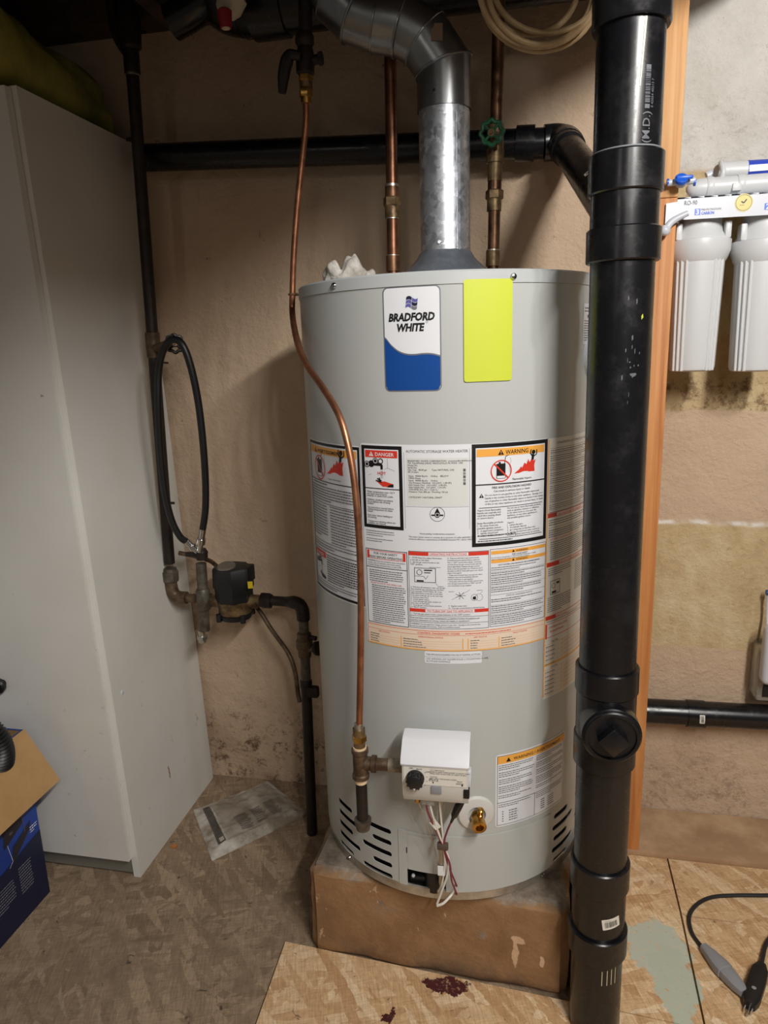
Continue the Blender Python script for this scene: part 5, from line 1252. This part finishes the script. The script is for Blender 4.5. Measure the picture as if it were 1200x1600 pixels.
# pump line
YP = .185
pump = thing('circulation_pump', 'black circulator pump on bronze flange between iron pipes at the wall', 'pump', W(365, 968, YP))
b = MB(); b.cyl(W(286, 934, YR), W(345, 937, YP), .0115, rusty, 16); b.build('inlet_pipe', pump)
b = MB(); b.lathe(W(326, 936, YP), W(340, 937, YP) - W(326, 936, YP), [(-.012, .0155), (.006, .0155)], rusty, 16); b.build('inlet_collar', pump)
pc = W(367, 940, YP); pz0 = W(367, 966, YP).z
b = MB(); b.lathe((pc.x, pc.y, 0), (0, 0, 1), [(pz0, .030), (pz0 + .004, .040), (pz0 + .016, .044), (pz0 + .018, .040)], bump_black, 28)
for k in range(4):
    w = PI/4 + k*PI/2; b.cyl((pc.x + .046*math.cos(w), pc.y + .046*math.sin(w), pz0 + .002), (pc.x + .046*math.cos(w), pc.y + .046*math.sin(w), pz0 + .022), .007, bump_black, 10)
b.build('lower_flange', pump)
b = MB(); b.lathe((pc.x, pc.y, 0), (0, 0, 1), [(pz0 + .017, .040), (pz0 + .020, .0425), (pz0 + .046, .0425), (pz0 + .049, .044), (pz0 + .053, .044)], brass_old, 28); b.cyl(pc - V((.062, 0, 0)), pc + V((.062, 0, .001)), .0165, brass_old, 18); b.build('volute', pump)
zt0 = pz0 + .052; zt1 = W(367, 884, YP).z
b = MB(); b.lathe((pc.x, pc.y, 0), (0, 0, 1), [(zt0, .046), (zt0 + .004, .048), (zt0 + .030, .048), (zt0 + .036, .052), (zt1 - .008, .050), (zt1 - .002, .046), (zt1, .03)], bump_black, 8, ref=(1, .35, 0)); b.box((pc.x + .035, pc.y + .004, zt1 - .022), (.03, .05, .042), bump_black, bev=.004); b.build('motor_housing', pump)
b = MB(); b.lathe((pc.x - .008, pc.y - .014, zt1 - .006), V((0, -.25, 1)), [(0, .024), (.010, .024), (.013, .020), (.011, .012), (.011, .001)], mat('dial_silver', srgb(128, 122, 112), .4, .5), 20, cap=False); b.build('top_dial', pump)
yq = W(391, 915, YP - .03); b = MB(); b.box(W(391, 914, YP - .043), (.012, .0012, .018), mat('yellow_sticker', srgb(206, 180, 20), .5), ex=V((.94, .33, 0)), ey=V((-.33, .94, 0))); b.build('yellow_tag', pump)
b = MB(); b.cyl(W(392, 937, YP), W(412, 938, YP), .014, brass_old, 16); b.hexnut(W(408, 938, YP), W(424, 939, YP), .021, iron); b.build('outlet_union', pump)
dpx = F(488, 1302, ZF)
YD = .16
down = thing('return_pipe', 'dark iron pipe with valve dropping to the floor left of heater', 'pipe', (dpx.x, dpx.y, ZF))
b = MB(); b.tube([W(418, 938, YP), W(446, 940, YP), W(458, 941, .175), W(468, 945, .17), W(473, 955, .165), W(474, 968, .165)], [.0125, .0125, .0165, .0165, .0165, .0165], iron, 16, 3); b.build('elbow', down)
d1 = W(474, 965, .165); d2 = V((dpx.x, dpx.y, ZF + .0))
b = MB(); b.cyl(d1, d1 + (d2-d1)*.30, .0125, iron_grey, 16); b.cyl(d1 + (d2-d1)*.30, d2, .0135, iron, 16); b.build('pipe', down)
def dpt(y):
    lo, hi = 0, 1
    for _ in range(30):
        m_ = (lo+hi)/2
        if pix(d1 + (d2-d1)*m_)[1] < y: lo = m_
        else: hi = m_
    return d1 + (d2-d1)*lo
ax = (d2-d1).normalized()
b = MB(); b.lathe(dpt(988), ax, [(0, .0145), (.003, .018), (.016, .018), (.02, .021), (.040, .021), (.046, .017), (.062, .0165), (.066, .0145)], rusty, 14); vb = b.build('valve_body', down)
b = MB(); b.cyl(dpt(1016), dpt(1016) + V((.035, -.012, .012)), .008, rusty, 12); b.cyl(dpt(994), dpt(994) + V((.034, -.01, .0)), .006, iron, 10); b.lathe(dpt(1016) + V((.035, -.012, .012)), V((.9, -.3, .3)), [(0, .018), (.008, .018)], iron, 12); b.build('valve_handle', vb)
b = MB(); b.box(dpt(1078) + V((.02, -.006, 0)), (.03, .02, .03), iron, bev=.006); b.build('pipe_lug', down)
b = MB(); b.lathe(dpt(1062), ax, [(0, .0135), (.003, .0155), (.02, .0155), (.023, .0135)], iron, 14); b.build('coupling', down)
# hanging tee with drain below the hose fittings
tee = thing('drain_tee', 'grey drain stub with hose fittings below the black hose loop', 'pipe fitting', W(318, 1000, YR - .03))
yt = YR - .03
b = MB(); b.lathe(W(318, 936, yt) + V((0, 0, .028)), (0, 0, -1), [(0, .0155), (.005, .018), (.05, .018), (.056, .0155)], iron_grey, 16); b.cyl(W(317, 938, yt), W(320, 985, yt), .0135, iron_grey, 16); b.cyl(W(318, 934, yt), W(314, 880, yt), .0135, iron_grey, 16); b.build('tee_body', tee)
b = MB(); b.cyl(W(315, 985, yt), W(316, 996, yt), .009, solder, 14); b.hexnut(W(316, 993, yt), W(316, 998, yt), .0145, solder); b.cyl(W(316, 997, yt), W(316.5, 1003, yt), .0105, solder, 14); b.build('drain_nipple', tee)
b = MB(); b.box(W(305, 866, yt), (.05, .014, .010), iron, bev=.002); b.lathe(W(316, 874, yt), V((0, 0, 1)), [(0, .014), (.02, .016), (.028, .011)], iron, 14); b.build('bracket', tee)
f1a, f1b = W(312, 862, yt - .01), W(317, 826, yt - .02); f2a, f2b = W(308, 862, yt - .01), W(291, 846, yt - .02)
for a_, c_ in ((f1a, f1b), (f2a, f2b)):
    dd = (c_ - a_); L = dd.length
    b = MB(); b.lathe(a_, dd, [(0, .007), (L*.35, .007), (L*.36, .0115), (L*.58, .0115), (L*.59, .0085), (L, .0090)], chrome, 12); b.build('hose_fitting', tee)
hp = [f2b, W(281, 838, yt - .03), W(268, 812, yt - .04), W(257, 765, yt - .05), W(250, 700, yt - .06), W(247, 630, yt - .07), W(248, 580, yt - .07), W(254, 550, yt - .075), W(265, 533, yt - .08), W(278, 532, yt - .08), W(289, 546, yt - .08), W(300, 580, yt - .075), W(310, 630, yt - .065), W(317, 690, yt - .055), W(321, 750, yt - .04), W(321, 795, yt - .03), f1b]
hose = MB(); hose.tube(hp, .0085, rubber, 12, 6); ho = hose.build('rubber_hose'); tag(ho, 'black rubber hose hanging in a narrow loop over the valve handwheel', 'hose')
bt = [W(280, 864, yt), W(300, 868, yt), W(322, 874, yt + .02), W(338, 884, YP + .06), W(375, 925, YP + .065), W(402, 950, YP + .05), W(425, 985, YP + .03), W(450, 1020, YP), W(461, 1050, .175), W(465, 1080, .172), W(468, 1097, .168)]
b = MB(); b.tube(bt, .0058, rusty, 10, 5); by = b.build('bypass_tube'); tag(by, 'thin brown tube curving from hose fittings behind the pump to the return pipe', 'tube')

# ================================================================== sealed booklet bag on the floor
c4 = [F(302, 1267, ZF), F(331, 1346, ZF), F(480, 1274, ZF), F(418, 1224, ZF)]
def bl(u, v): return c4[0]*(1-u)*(1-v) + c4[1]*(1-u)*v + c4[2]*u*v + c4[3]*u*(1-v)
bag = thing('plastic_bag', 'dusty clear plastic bag holding a printed booklet on the floor by cabinet', 'bag', bl(.5, .5))
def bagz(u, v): 
    e = min(u, 1-u, v, 1-v); return ZF + .003 + .012*min(1, e/.12) + .006*noise.noise(V((u*5, v*5, 1)))*min(1, e/.08) + .004*noise.noise(V((u*16, v*14, 4)))*min(1, e/.04) + .022*max(0, u-.55)**1.5
def sheet(bb, u0, u1, v0, v1, off, m, n=30):
    vs = []; fs = []
    for i in range(n+1):
        for j in range(n+1):
            u = u0 + (u1-u0)*i/n; v = v0 + (v1-v0)*j/n; p = bl(u, v); p.z = bagz(u, v) + off; vs.append(p)
    for i in range(n):
        for j in range(n): a = i*(n+1)+j; fs.append((a, a+n+1, a+n+2, a+1))
    bb.add(vs, fs, m)
b = MB(); sheet(b, 0, 1, 0, 1, 0, bag_m, 48); n_ = len(b.v)
vs = []; 
edge = [(i/48, 0) for i in range(49)] + [(1, j/48) for j in range(1, 49)] + [(i/48, 1) for i in range(47, -1, -1)] + [(0, j/48) for j in range(47, 0, -1)]
vs = [V((bl(u, v).x, bl(u, v).y, z_)) for u, v in edge for z_ in (ZF + .0005, bagz(u, v))]; m_ = len(edge)
b.add(vs, [(2*i, 2*((i+1) % m_), 2*((i+1) % m_)+1, 2*i+1) for i in range(m_)], bag_m); b.build('film', bag)
b = MB(); sheet(b, .10, .18, .10, .86, .0012, mat('booklet_dark', srgb(66, 62, 58), .3, var=srgb(90, 84, 78), vscale=16)); bk = b.build('booklet_spine', bag)
b = MB(); sheet(b, .125, .17, .76, .84, .0022, mat('tag_pale', srgb(176, 170, 160), .5), 6); b.build('code_label', bk)
b = MB(); sheet(b, .20, .95, .12, .88, .001, mat('booklet_sheet', srgb(170, 163, 150), .25, var=srgb(128, 118, 104), vscale=10)); bs = b.build('booklet_page', bag)
for k, (u0, u1) in enumerate(((.36, .50), (.54, .66), (.70, .82))):
    b = MB()
    for i in range(12): sheet(b, u0, u1 - (i % 3)*.01, .50 + i*.028, .512 + i*.028, .0018, mat('faded_text', srgb(84, 78, 70), .4), 4)
    o_ = b.build('faded_print', bs); o_['kind'] = 'stuff'

# ================================================================== cardboard box with hose
bx0 = F(78, 1393, ZF); by1 = bx0.y; bxx = bx0.x; bzt = zat(1140, bxx, by1)
box = thing('cardboard_box', 'open cardboard box printed blue, standing at the lower left corner', 'box', (bxx - .15, by1 - .18, ZF))
BW, BD = .30, .36
def wallp(x0, x1, y0, y1, z0, z1, m, name='side_panel'): bb = MB(); bb.box(((x0+x1)/2, (y0+y1)/2, (z0+z1)/2), (x1-x0, y1-y0, z1-z0), m); return bb.build(name, box)
rp_ = wallp(bxx - .004, bxx, by1 - BD, by1, ZF, bzt, box_blue); wallp(bxx - BW, bxx - BW + .004, by1 - BD, by1, ZF, bzt, box_blue)
wallp(bxx - BW + .004, bxx - .004, by1 - .004, by1, ZF, bzt, box_blue); wallp(bxx - BW + .004, bxx - .004, by1 - BD, by1 - BD + .004, ZF, bzt, box_blue); wallp(bxx - BW + .004, bxx - .004, by1 - BD + .004, by1 - .004, ZF, ZF + .004, card_in, 'bottom_panel')
wallp(bxx - .0052, bxx - .0042, by1 - BD + .005, by1 - .005, ZF + .005, bzt - .001, card_in, 'inner_liner'); wallp(bxx - BW + .005, bxx - .006, by1 - .0055, by1 - .0045, ZF + .005, bzt - .001, card_in, 'inner_liner')
fo = W(92, 1219, by1); fd = V((fo.x - bxx, 0, fo.z - bzt)); nf = V((-fd.z, 0, fd.x)).normalized()
b = MB(); b.prism([V((bxx, by1, bzt)), V((bxx, by1 - BD, bzt)), V((bxx, by1 - BD, bzt)) + fd, V((bxx, by1, bzt)) + fd], nf*.004 if nf.z > 0 else -nf*.004, card); b.build('flap', box)
#V((0, .05, .02)); b = MB(); b.prism([V((bxx - .01, by1, bzt)), V((bxx - BW + .01, by1, bzt)), V((bxx - BW + .02, by1 + .02, bzt + .012)), V((bxx - .02, by1 + .02, bzt + .012))], (0, 0, .004), card); b.build('flap', box)
pm = plane_map((bxx, by1, ZF), (0, 1, 0), (0, 0, 1))
H_ = (bzt - ZF)*1000
P = Print(pm); P.rect(-BD*1000, 0, 0, H_*.335, box_dark, 1)
P.b.add([pm(*q, 1) for q in ((-BD*1000, H_*.335), (0, H_*.335), (0, H_*.40), (-120, H_*.36))], [(0, 1, 2, 3)], box_dark)
dk = mat('box_photo_dark', srgb(38, 32, 40), .5); dk2 = mat('box_photo_grey', srgb(84, 76, 82), .5)
P.poly([(-110, 200), (-48, 225), (-34, 300), (-100, 300)], dk, 2); P.poly([(-95, 150), (-30, 196), (-24, 214), (-85, 190)], dk, 2); P.line(-52, 300, -45, 200, 2.4, dk2, 3); P.rect(-48, 245, -30, 258, dk, 2); P.rect(-90, 222, -80, 228, dk2, 3)
P.line(-100, 205, -92, 160, 1, lab_white, 3); P.line(-92, 160, -104, 150, 1, lab_white, 3)
P.grey(-30, -6, 196, 3, 6, 2.6, lab_white, 190)
for k in range(10): P.grey(-82, -14, 128 - k*7, 1, 7, 2.4, ink_gg, 200 + k)
P.grey(-160, -96, 118, 8, 7, 2.2, ink_gg, 222)
P.rrect(-190, 262, -70, 312, 3, lab_white, 2)
x_ = -140; r_ = random.Random(9)
while x_ < -76: k = r_.uniform(1, 2.6); P.rect(x_, 270, x_ + k, 298, ink, 3); x_ += k + r_.uniform(1, 2)
P.build('printed_side', rp_)
hc = W(16, 1142, by1 - .09)
b = MB(); pts = []
for i in range(60):
    t = i/59; w = -.6 + t*2.7
    pts.append(V((hc.x - .03 - .06 + .06*math.sin(w), hc.y - .02 + .02*t, hc.z - .055 + .07*math.cos(w - .2)*1.0)))
b.tube(pts, [.026 + (.0022 if i % 2 else -.0012) for i in range(60)], rubber, 18); vh = b.build('corrugated_hose'); tag(vh, 'black corrugated vacuum hose curling out of the open cardboard box', 'hose')

# ================================================================== water filter on the wall at the right
YFt = .215
wf = thing('water_filter', 'white reverse osmosis water filter unit with two canisters on the right wall', 'water filter', W(1150, 583, YFt))
yb_ = YFt - .055
TL, TR_, BL_, BR_ = W(1059, 309, yb_), W(1230, 298, yb_), W(1057, 344, yb_), W(1230, 334, yb_)
b = MB(); b.prism([TL, TR_, BR_, BL_], (0, .0025, 0), whitep); b.prism([TL, TR_, TR_ + V((0, YW - yb_ - .004, 0)), TL + V((0, YW - yb_ - .004, 0))], (0, 0, -.003), whitep)
br_ = b.build('bracket', wf)
b = MB(); l0 = W(1042, 320, YFt + .01); b.prism([W(1041, 318, .148), W(1060, 315, .148), W(1060, 348, .148), W(1039, 352, .148)], (0, .003, 0), whitep); b.build('side_ear', br_)
exr = (TR_ - TL).normalized(); pm = plane_map(TL, exr, (0, 0, 1)); K = (W(1100, 320, yb_) - W(1099, 320, yb_)).length*1000
P = Print(pm)
P.text('RO-90', 11*K, -12.5*K, 10*K, ink_g, fit=20*K); P.rect(28*K, -29*K, 37*K, -19*K, bluep, 1); P.text('3', 30*K, -28*K, 11*K, lab_white, bold=.03); P.text('PRE-FILTRATION', 38.5*K, -22.5*K, 4.6*K, ink_gg, fit=30*K); P.text('CARBON', 38.5*K, -28.5*K, 5.8*K, bluep, bold=.03, fit=20*K)
P.build('bracket_print', br_); P = Print(pm)
P.circ(103*K, -14*K, 14*K, mat('gold_seal', srgb(214, 198, 110), .4), 1); P.ring(103*K, -14*K, 12.5*K, .7*K, ink_g, 2); P.line(99*K, -12*K, 103*K, -14.5*K, 2*K, ink, 2); P.line(103*K, -14.5*K, 107*K, -9*K, 2*K, ink, 2); P.grey(97*K, 109*K, -18*K, 1, 2, .8, ink_g, 300)
P.build('gold_seal', br_); P = Print(pm)
P.rect(135*K, -27*K, 144*K, -17*K, bluep, 1); P.text('2', 137*K, -26*K, 11*K, lab_white, bold=.03)
P.build('bracket_print', br_)
for k, (xt, xb_) in enumerate(((1096, 1079), (1194, 1177))):
    o = W(xt - 1, 375, YFt); bot = W(xb_, 575, YFt); axd = V((0, 0, -1)); o = V(((o.x + bot.x)/2 - .001, YFt, 0))
    zA, zB, zC, zD, zE = [zat(y, o.x, YFt - .058) for y in (343, 371, 373, 388, 402)]; zBt = zat(581, o.x, YFt - .05)
    b = MB(); b.lathe((o.x, o.y, 0), (0, 0, 1), [(zB + .001, .054), (zB + .006, .052), (zB + .016, .044), (zA, .040), (zA + .03, .040)], housing, 40); hs = b.build('filter_head', wf)
    b = MB(); b.box((o.x - .046, o.y - .02, (zA+zB)/2), (.012, .03, zA - zB), housing, bev=.003); b.build('port_block', hs); b = MB(); b.box((o.x + .046, o.y - .02, (zA+zB)/2), (.012, .03, zA - zB), housing, bev=.003); b.build('port_block', hs)
    b = MB(); b.lathe((o.x, o.y, 0), (0, 0, 1), [(zE - .006, .050), (zE, .054), (zD, .060), (zC, .0605), (zB, .0600), (zB + .0005, .054)], housing, 40); sm_ = b.build('canister', wf)
    b = MB(); b.lathe((o.x, o.y, 0), (0, 0, 1), [(zBt, .039), (zBt + .003, .044), (zBt + .010, .046), (zE - .004, .0505)], housing, 40); b.build('canister_body', sm_)
    for w in [math.radians(a_) for a_ in (-150, -138, -126, -62, -50, -38, -84+180, 60, 140)]:
        c_, s_ = math.cos(w), math.sin(w); b = MB(); p0 = V((o.x + .0452*c_, o.y + .0452*s_, zBt + .002)); p1 = V((o.x + .050*c_, o.y + .050*s_, zE - .002))
        b.tube([p0, p1], .0032, housing, 8); b.build('rib', sm_)
def horiz(name, px0, py0, px1, py1, Y, r, m, segs, par=wf):
    p0, p1 = W(px0, py0, Y), W(px1, py1, Y); b = MB(); L = (p1-p0).length; b.lathe(p0, p1-p0, [(t if t < 1 else L*(t-1) if t > 5 else t, k) for t, k in segs], m, 28); return b.build(name, par)
p0, p1 = W(1072, 296, yb_ + .03), W(1260, 282, yb_ + .03); L = (p1-p0).length; d_ = (p1-p0)
b = MB(); b.lathe(p0, d_, [(0, .004), (.004, .010), (.010, .0145), (.020, .0175), (.034, .0185), (L, .0185)], housing, 28); cm = b.build('membrane_housing', wf)
for t_ in (.036, .092): b = MB(); b.lathe(p0 + d_.normalized()*t_, d_, [(0, .0195), (.003, .0205), (.010, .0205), (.013, .0195)], housing, 28); b.build('housing_ring', cm)
b = MB(); q = W(1151, 292, yb_ + .012); b.box(q, (.016, .006, .014), housing, bev=.001); b.build('clip', cm)
p0, p1 = W(1114, 269, yb_ + .07), W(1260, 261, yb_ + .07); L = (p1-p0).length; d_ = (p1-p0)
b = MB(); b.lathe(p0, d_, [(0, .005), (.003, .011), (.012, .0165), (.018, .018), (L, .018)], housing, 28); ic = b.build('inline_cartridge', wf)
b = MB(); b.lathe(p0 + d_.normalized()*.062, d_, [(0, .0183), (L - .062, .0183)], blue_lab, 28, cap=False); b.build('blue_band', ic)
b = MB(); q = p0 + d_.normalized()*.083 - V((0, .0186, 0)); b.box(q, (.04, .0008, .012), lab_white); b.build('white_label', ic)
b = MB(); b.tube([W(1126, 281, yb_ + .03), W(1130, 268, yb_ + .025), W(1127, 256, yb_ + .04), W(1127, 254, yb_ + .07)], .005, housing, 10, 3); b.build('strap_clip', ic)
b = MB(); b.cyl(W(1104, 276, yb_ + .07), W(1116, 270, yb_ + .07), .009, whitep, 14); b.build('end_fitting', ic)
b = MB(); b.cyl(W(1043, 286, yb_ - .022), W(1086, 282, yb_ - .022), .0062, whitep, 14); sv = b.build('shutoff_valve', wf)
b = MB(); b.sphere(W(1064, 284, yb_ - .022), .0115, whitep, 14); b.build('valve_ball', sv)
b = MB(); b.lathe(W(1064, 282, yb_ - .034), V((0, -.8, .6)), [(0, .012), (.006, .012), (.008, .010)], bluep, 20); b.box(W(1070, 277, yb_ - .040), (.030, .007, .007), bluep, bev=.002); b.build('blue_lever', sv)
for px_ in (1042, 1084): b = MB(); q = W(px_, 285, yb_ - .022); b.cyl(q, q + V((.003, 0, 0)), .0068, bluep, 14); b.build('collet', sv)
b = MB(); b.tube([W(1075, 333, yb_ - .02), W(1060, 340, yb_ - .02), W(1048, 348, yb_ - .022), W(1041, 358, yb_ - .024), W(1040, 362, yb_ - .024)], [.005, .006, .0065, .007, .0085], whitep, 12, 4); b.build('elbow_tube', wf)
b = MB(); b.sphere(W(1039, 360, yb_ - .024), .0105, whitep, 14); b.build('elbow_fitting', wf)

# ================================================================== white device at the right edge
dv_ = thing('wall_device', 'white rounded device in clear tray at right edge above low black pipe', 'device', W(1195, 1090, YW - .03))
b = MB(); q0 = W(1196, 1050, YW - .05); zl, zh = W(1196, 1092, YW - .05).z, W(1196, 1012, YW - .05).z
b.box((q0.x + .055, YW - .034, (zl+zh)/2), (.15, .06, zh - zl), clearp, bev=.006); b.build('clear_tray', dv_)
zl2, zh2 = W(1205, 1066, YW - .08).z, W(1205, 976, YW - .08).z; q1 = W(1191, 1020, YW - .085)
b = MB(); b.box((q1.x + .06, YW - .085, (zl2+zh2)/2), (.12, .04, zh2 - zl2), whitep, bev=.014, bseg=4); b.build('white_body', dv_)
b = MB(); b.box((q1.x + .07, YW - .067, W(1200, 1078, YW - .06).z), (.11, .004, .03), ink, bev=.001); b.build('dark_insert', dv_)
b = MB(); b.cyl(W(1197, 926, YW - .03), W(1204, 926, YW - .03), .007, logo_blue, 14); b.tube([W(1200, 930, YW - .03), W(1199, 960, YW - .03), W(1200, 985, YW - .05)], .003, whitep, 8, 3); b.build('inlet_tube', dv_)

# ================================================================== extension cord
zc_ = ez + .004
cp = [F(1560, 1425, zc_), F(1400, 1404, zc_), F(1290, 1397, zc_), F(1200, 1399, zc_), F(1150, 1399, zc_), F(1112, 1402, zc_), F(1088, 1414, zc_), F(1077, 1432, zc_), F(1080, 1455, zc_), F(1092, 1474, zc_), F(1102, 1482, zc_ + .004)]
cord = thing('extension_cord', 'black power cord with grey socket end lying on the clean boards', 'cord', F(1085, 1430, ez))
b = MB(); b.tube(cp, .0042, cordm, 10, 6); b.build('cable', cord)
a_, c_ = F(1099, 1479, ez + .013), F(1163, 1552, ez + .013); d_ = (c_ - a_).normalized(); sd_ = V((-d_.y, d_.x, 0)); L = (c_-a_).length
secs = [(0, .008, .008), (.18, .012, .011), (.42, .0165, .0125), (.55, .017, .0125), (.56, .015, .0115), (.62, .0155, .012), (.85, .013, .0105), (1, .0085, .008)]
b = MB(); vs = []; fs = []; S_ = 12
for t_, w1, w2 in secs:
    for k in range(S_): w = 2*PI*k/S_; c1_, s1_ = math.cos(w), math.sin(w); vs.append(a_ + d_*(L*t_) + sd_*(w1*(abs(c1_)**.6)*(1 if c1_ > 0 else -1)) + V((0, 0, w2*(abs(s1_)**.6)*(1 if s1_ > 0 else -1))))
for i in range(len(secs)-1):
    for k in range(S_): fs.append((i*S_+k, i*S_+(k+1) % S_, (i+1)*S_+(k+1) % S_, (i+1)*S_+k))
fs += [tuple(reversed(range(S_))), tuple((len(secs)-1)*S_+k for k in range(S_))]; b.add(vs, fs, greyp); b.build('grey_socket', cord)
plug = thing('power_plug', 'black three-pin plug lying beside the grey socket end of cord', 'plug', F(1180, 1550, ez))
a_, c_ = F(1190, 1508, ez + .011), F(1171, 1572, ez + .011); d_ = (c_-a_).normalized(); sd_ = V((-d_.y, d_.x, 0)); L = (c_-a_).length
b = MB(); vs = []; fs = []
for t_, w1, w2 in ((0, .008, .008), (.12, .013, .010), (.16, .015, .010), (.45, .0165, .0105), (.85, .0155, .0105), (.93, .013, .010), (1, .010, .009)):
    for k in range(S_): w = 2*PI*k/S_; c1_, s1_ = math.cos(w), math.sin(w); vs.append(a_ + d_*(L*t_) + sd_*(w1*(abs(c1_)**.5)*(1 if c1_ > 0 else -1)) + V((0, 0, w2*(abs(s1_)**.5)*(1 if s1_ > 0 else -1))))
for i in range(6):
    for k in range(S_): fs.append((i*S_+k, i*S_+(k+1) % S_, (i+1)*S_+(k+1) % S_, (i+1)*S_+k))
fs += [tuple(reversed(range(S_))), tuple(6*S_+k for k in range(S_))]; b.add(vs, fs, blackp); b.build('plug_body', plug)
for s_ in (-.006, .006): b = MB(); b.box(c_ + d_*.006 + sd_*s_, (.016, .0016, .006), chrome, ex=d_, ey=sd_, ez=V((0, 0, 1))); b.build('blade', plug)
b = MB(); b.cyl(c_ - V((0, 0, .003)) + d_*.0, c_ + d_*.02 - V((0, 0, .003)), .0024, chrome, 10); b.build('ground_pin', plug)
b = MB(); b.cyl(a_ + d_*L*.68 + V((0, 0, .009)), a_ + d_*L*.68 + V((0, 0, .0112)), .004, chrome, 12); b.build('face_rivet', plug)
b = MB(); b.tube([a_, F(1192, 1495, ez + .009), F(1200, 1470, ez + .006), F(1230, 1442, ez + .005), F(1300, 1436, ez + .005), F(1420, 1450, ez + .005), F(1560, 1462, ez + .005)], .0042, cordm, 10, 5); b.build('cable', plug)

# ================================================================== rag on the heater, board strips by the plinth
rc = onheater(545, 431, .238); bm = bmesh.new(); bmesh.ops.create_icosphere(bm, subdivisions=5, radius=1)
rx = V((rc.x, rc.y, 0)) 
for v in bm.verts:
    p = v.co.copy()
    fold = .55 + .75*abs(math.sin(p.x*3.2 + .9 + .5*noise.noise(p*2))) + .28*noise.noise(V((p.x*3.5, p.y*3, 1.7))) + .05*noise.noise(p*11)
    q = V((p.x*.044, p.y*.024, 0))*(1 + .16*noise.noise(p*2.4)); h = max(p.z, 0)**.8*.030*fold
    v.co = V((rx.x, rx.y, HH + .0006)) + V((RV.x*q.x - RV.y*q.y, RV.y*q.x + RV.x*q.y, h))
me = bpy.data.meshes.new('cleaning_rag'); bm.to_mesh(me); bm.free(); me.materials.append(rag_m); me.polygons.foreach_set('use_smooth', [True]*len(me.polygons))
rg = bpy.data.objects.new('cleaning_rag', me); COL.objects.link(rg); tag(rg, 'crumpled pale grey rag lying on top of the water heater', 'rag')
cream = mat('cream_board', srgb(214, 182, 140), .7, var=srgb(186, 150, 108), vscale=9)
q0, q1 = F(900, 1500, ZF + .011), F(893, 1430, ZF + .011)
def pside(t, off): return pl + pd*(PLW + off) + pn*t
def board(t0, t1, off, th, h, name_lab):
    b = MB(); p = [pside(t0, off), pside(t1, off), pside(t1, off + th), pside(t0, off + th)]; p = [V((k.x, k.y, ZF)) for k in p]
    b.prism(p, (0, 0, h), cream); o = b.build('wood_board'); tag(o, name_lab, 'board'); return o
board(.030, .30, .006, .013, .135, 'short cream wooden board standing on edge right of the plinth')
board(.10, .46, .024, .012, .235, 'taller cream board standing on edge between plinth and black stack')

cp_ = F(271, 1322, ZF + .004); b = MB(); b.prism([cp_ + V((-.008, -.003, -.004)), cp_ + V((.006, -.006, -.004)), cp_ + V((.010, .004, -.004)), cp_ + V((-.003, .007, -.004))], (.001, 0, .006), mat('orange_chip', srgb(176, 116, 66), .7))
o_ = b.build('wood_chip'); tag(o_, 'small orange wood chip on the dirty floor in front of the plastic bag', 'wood chip')
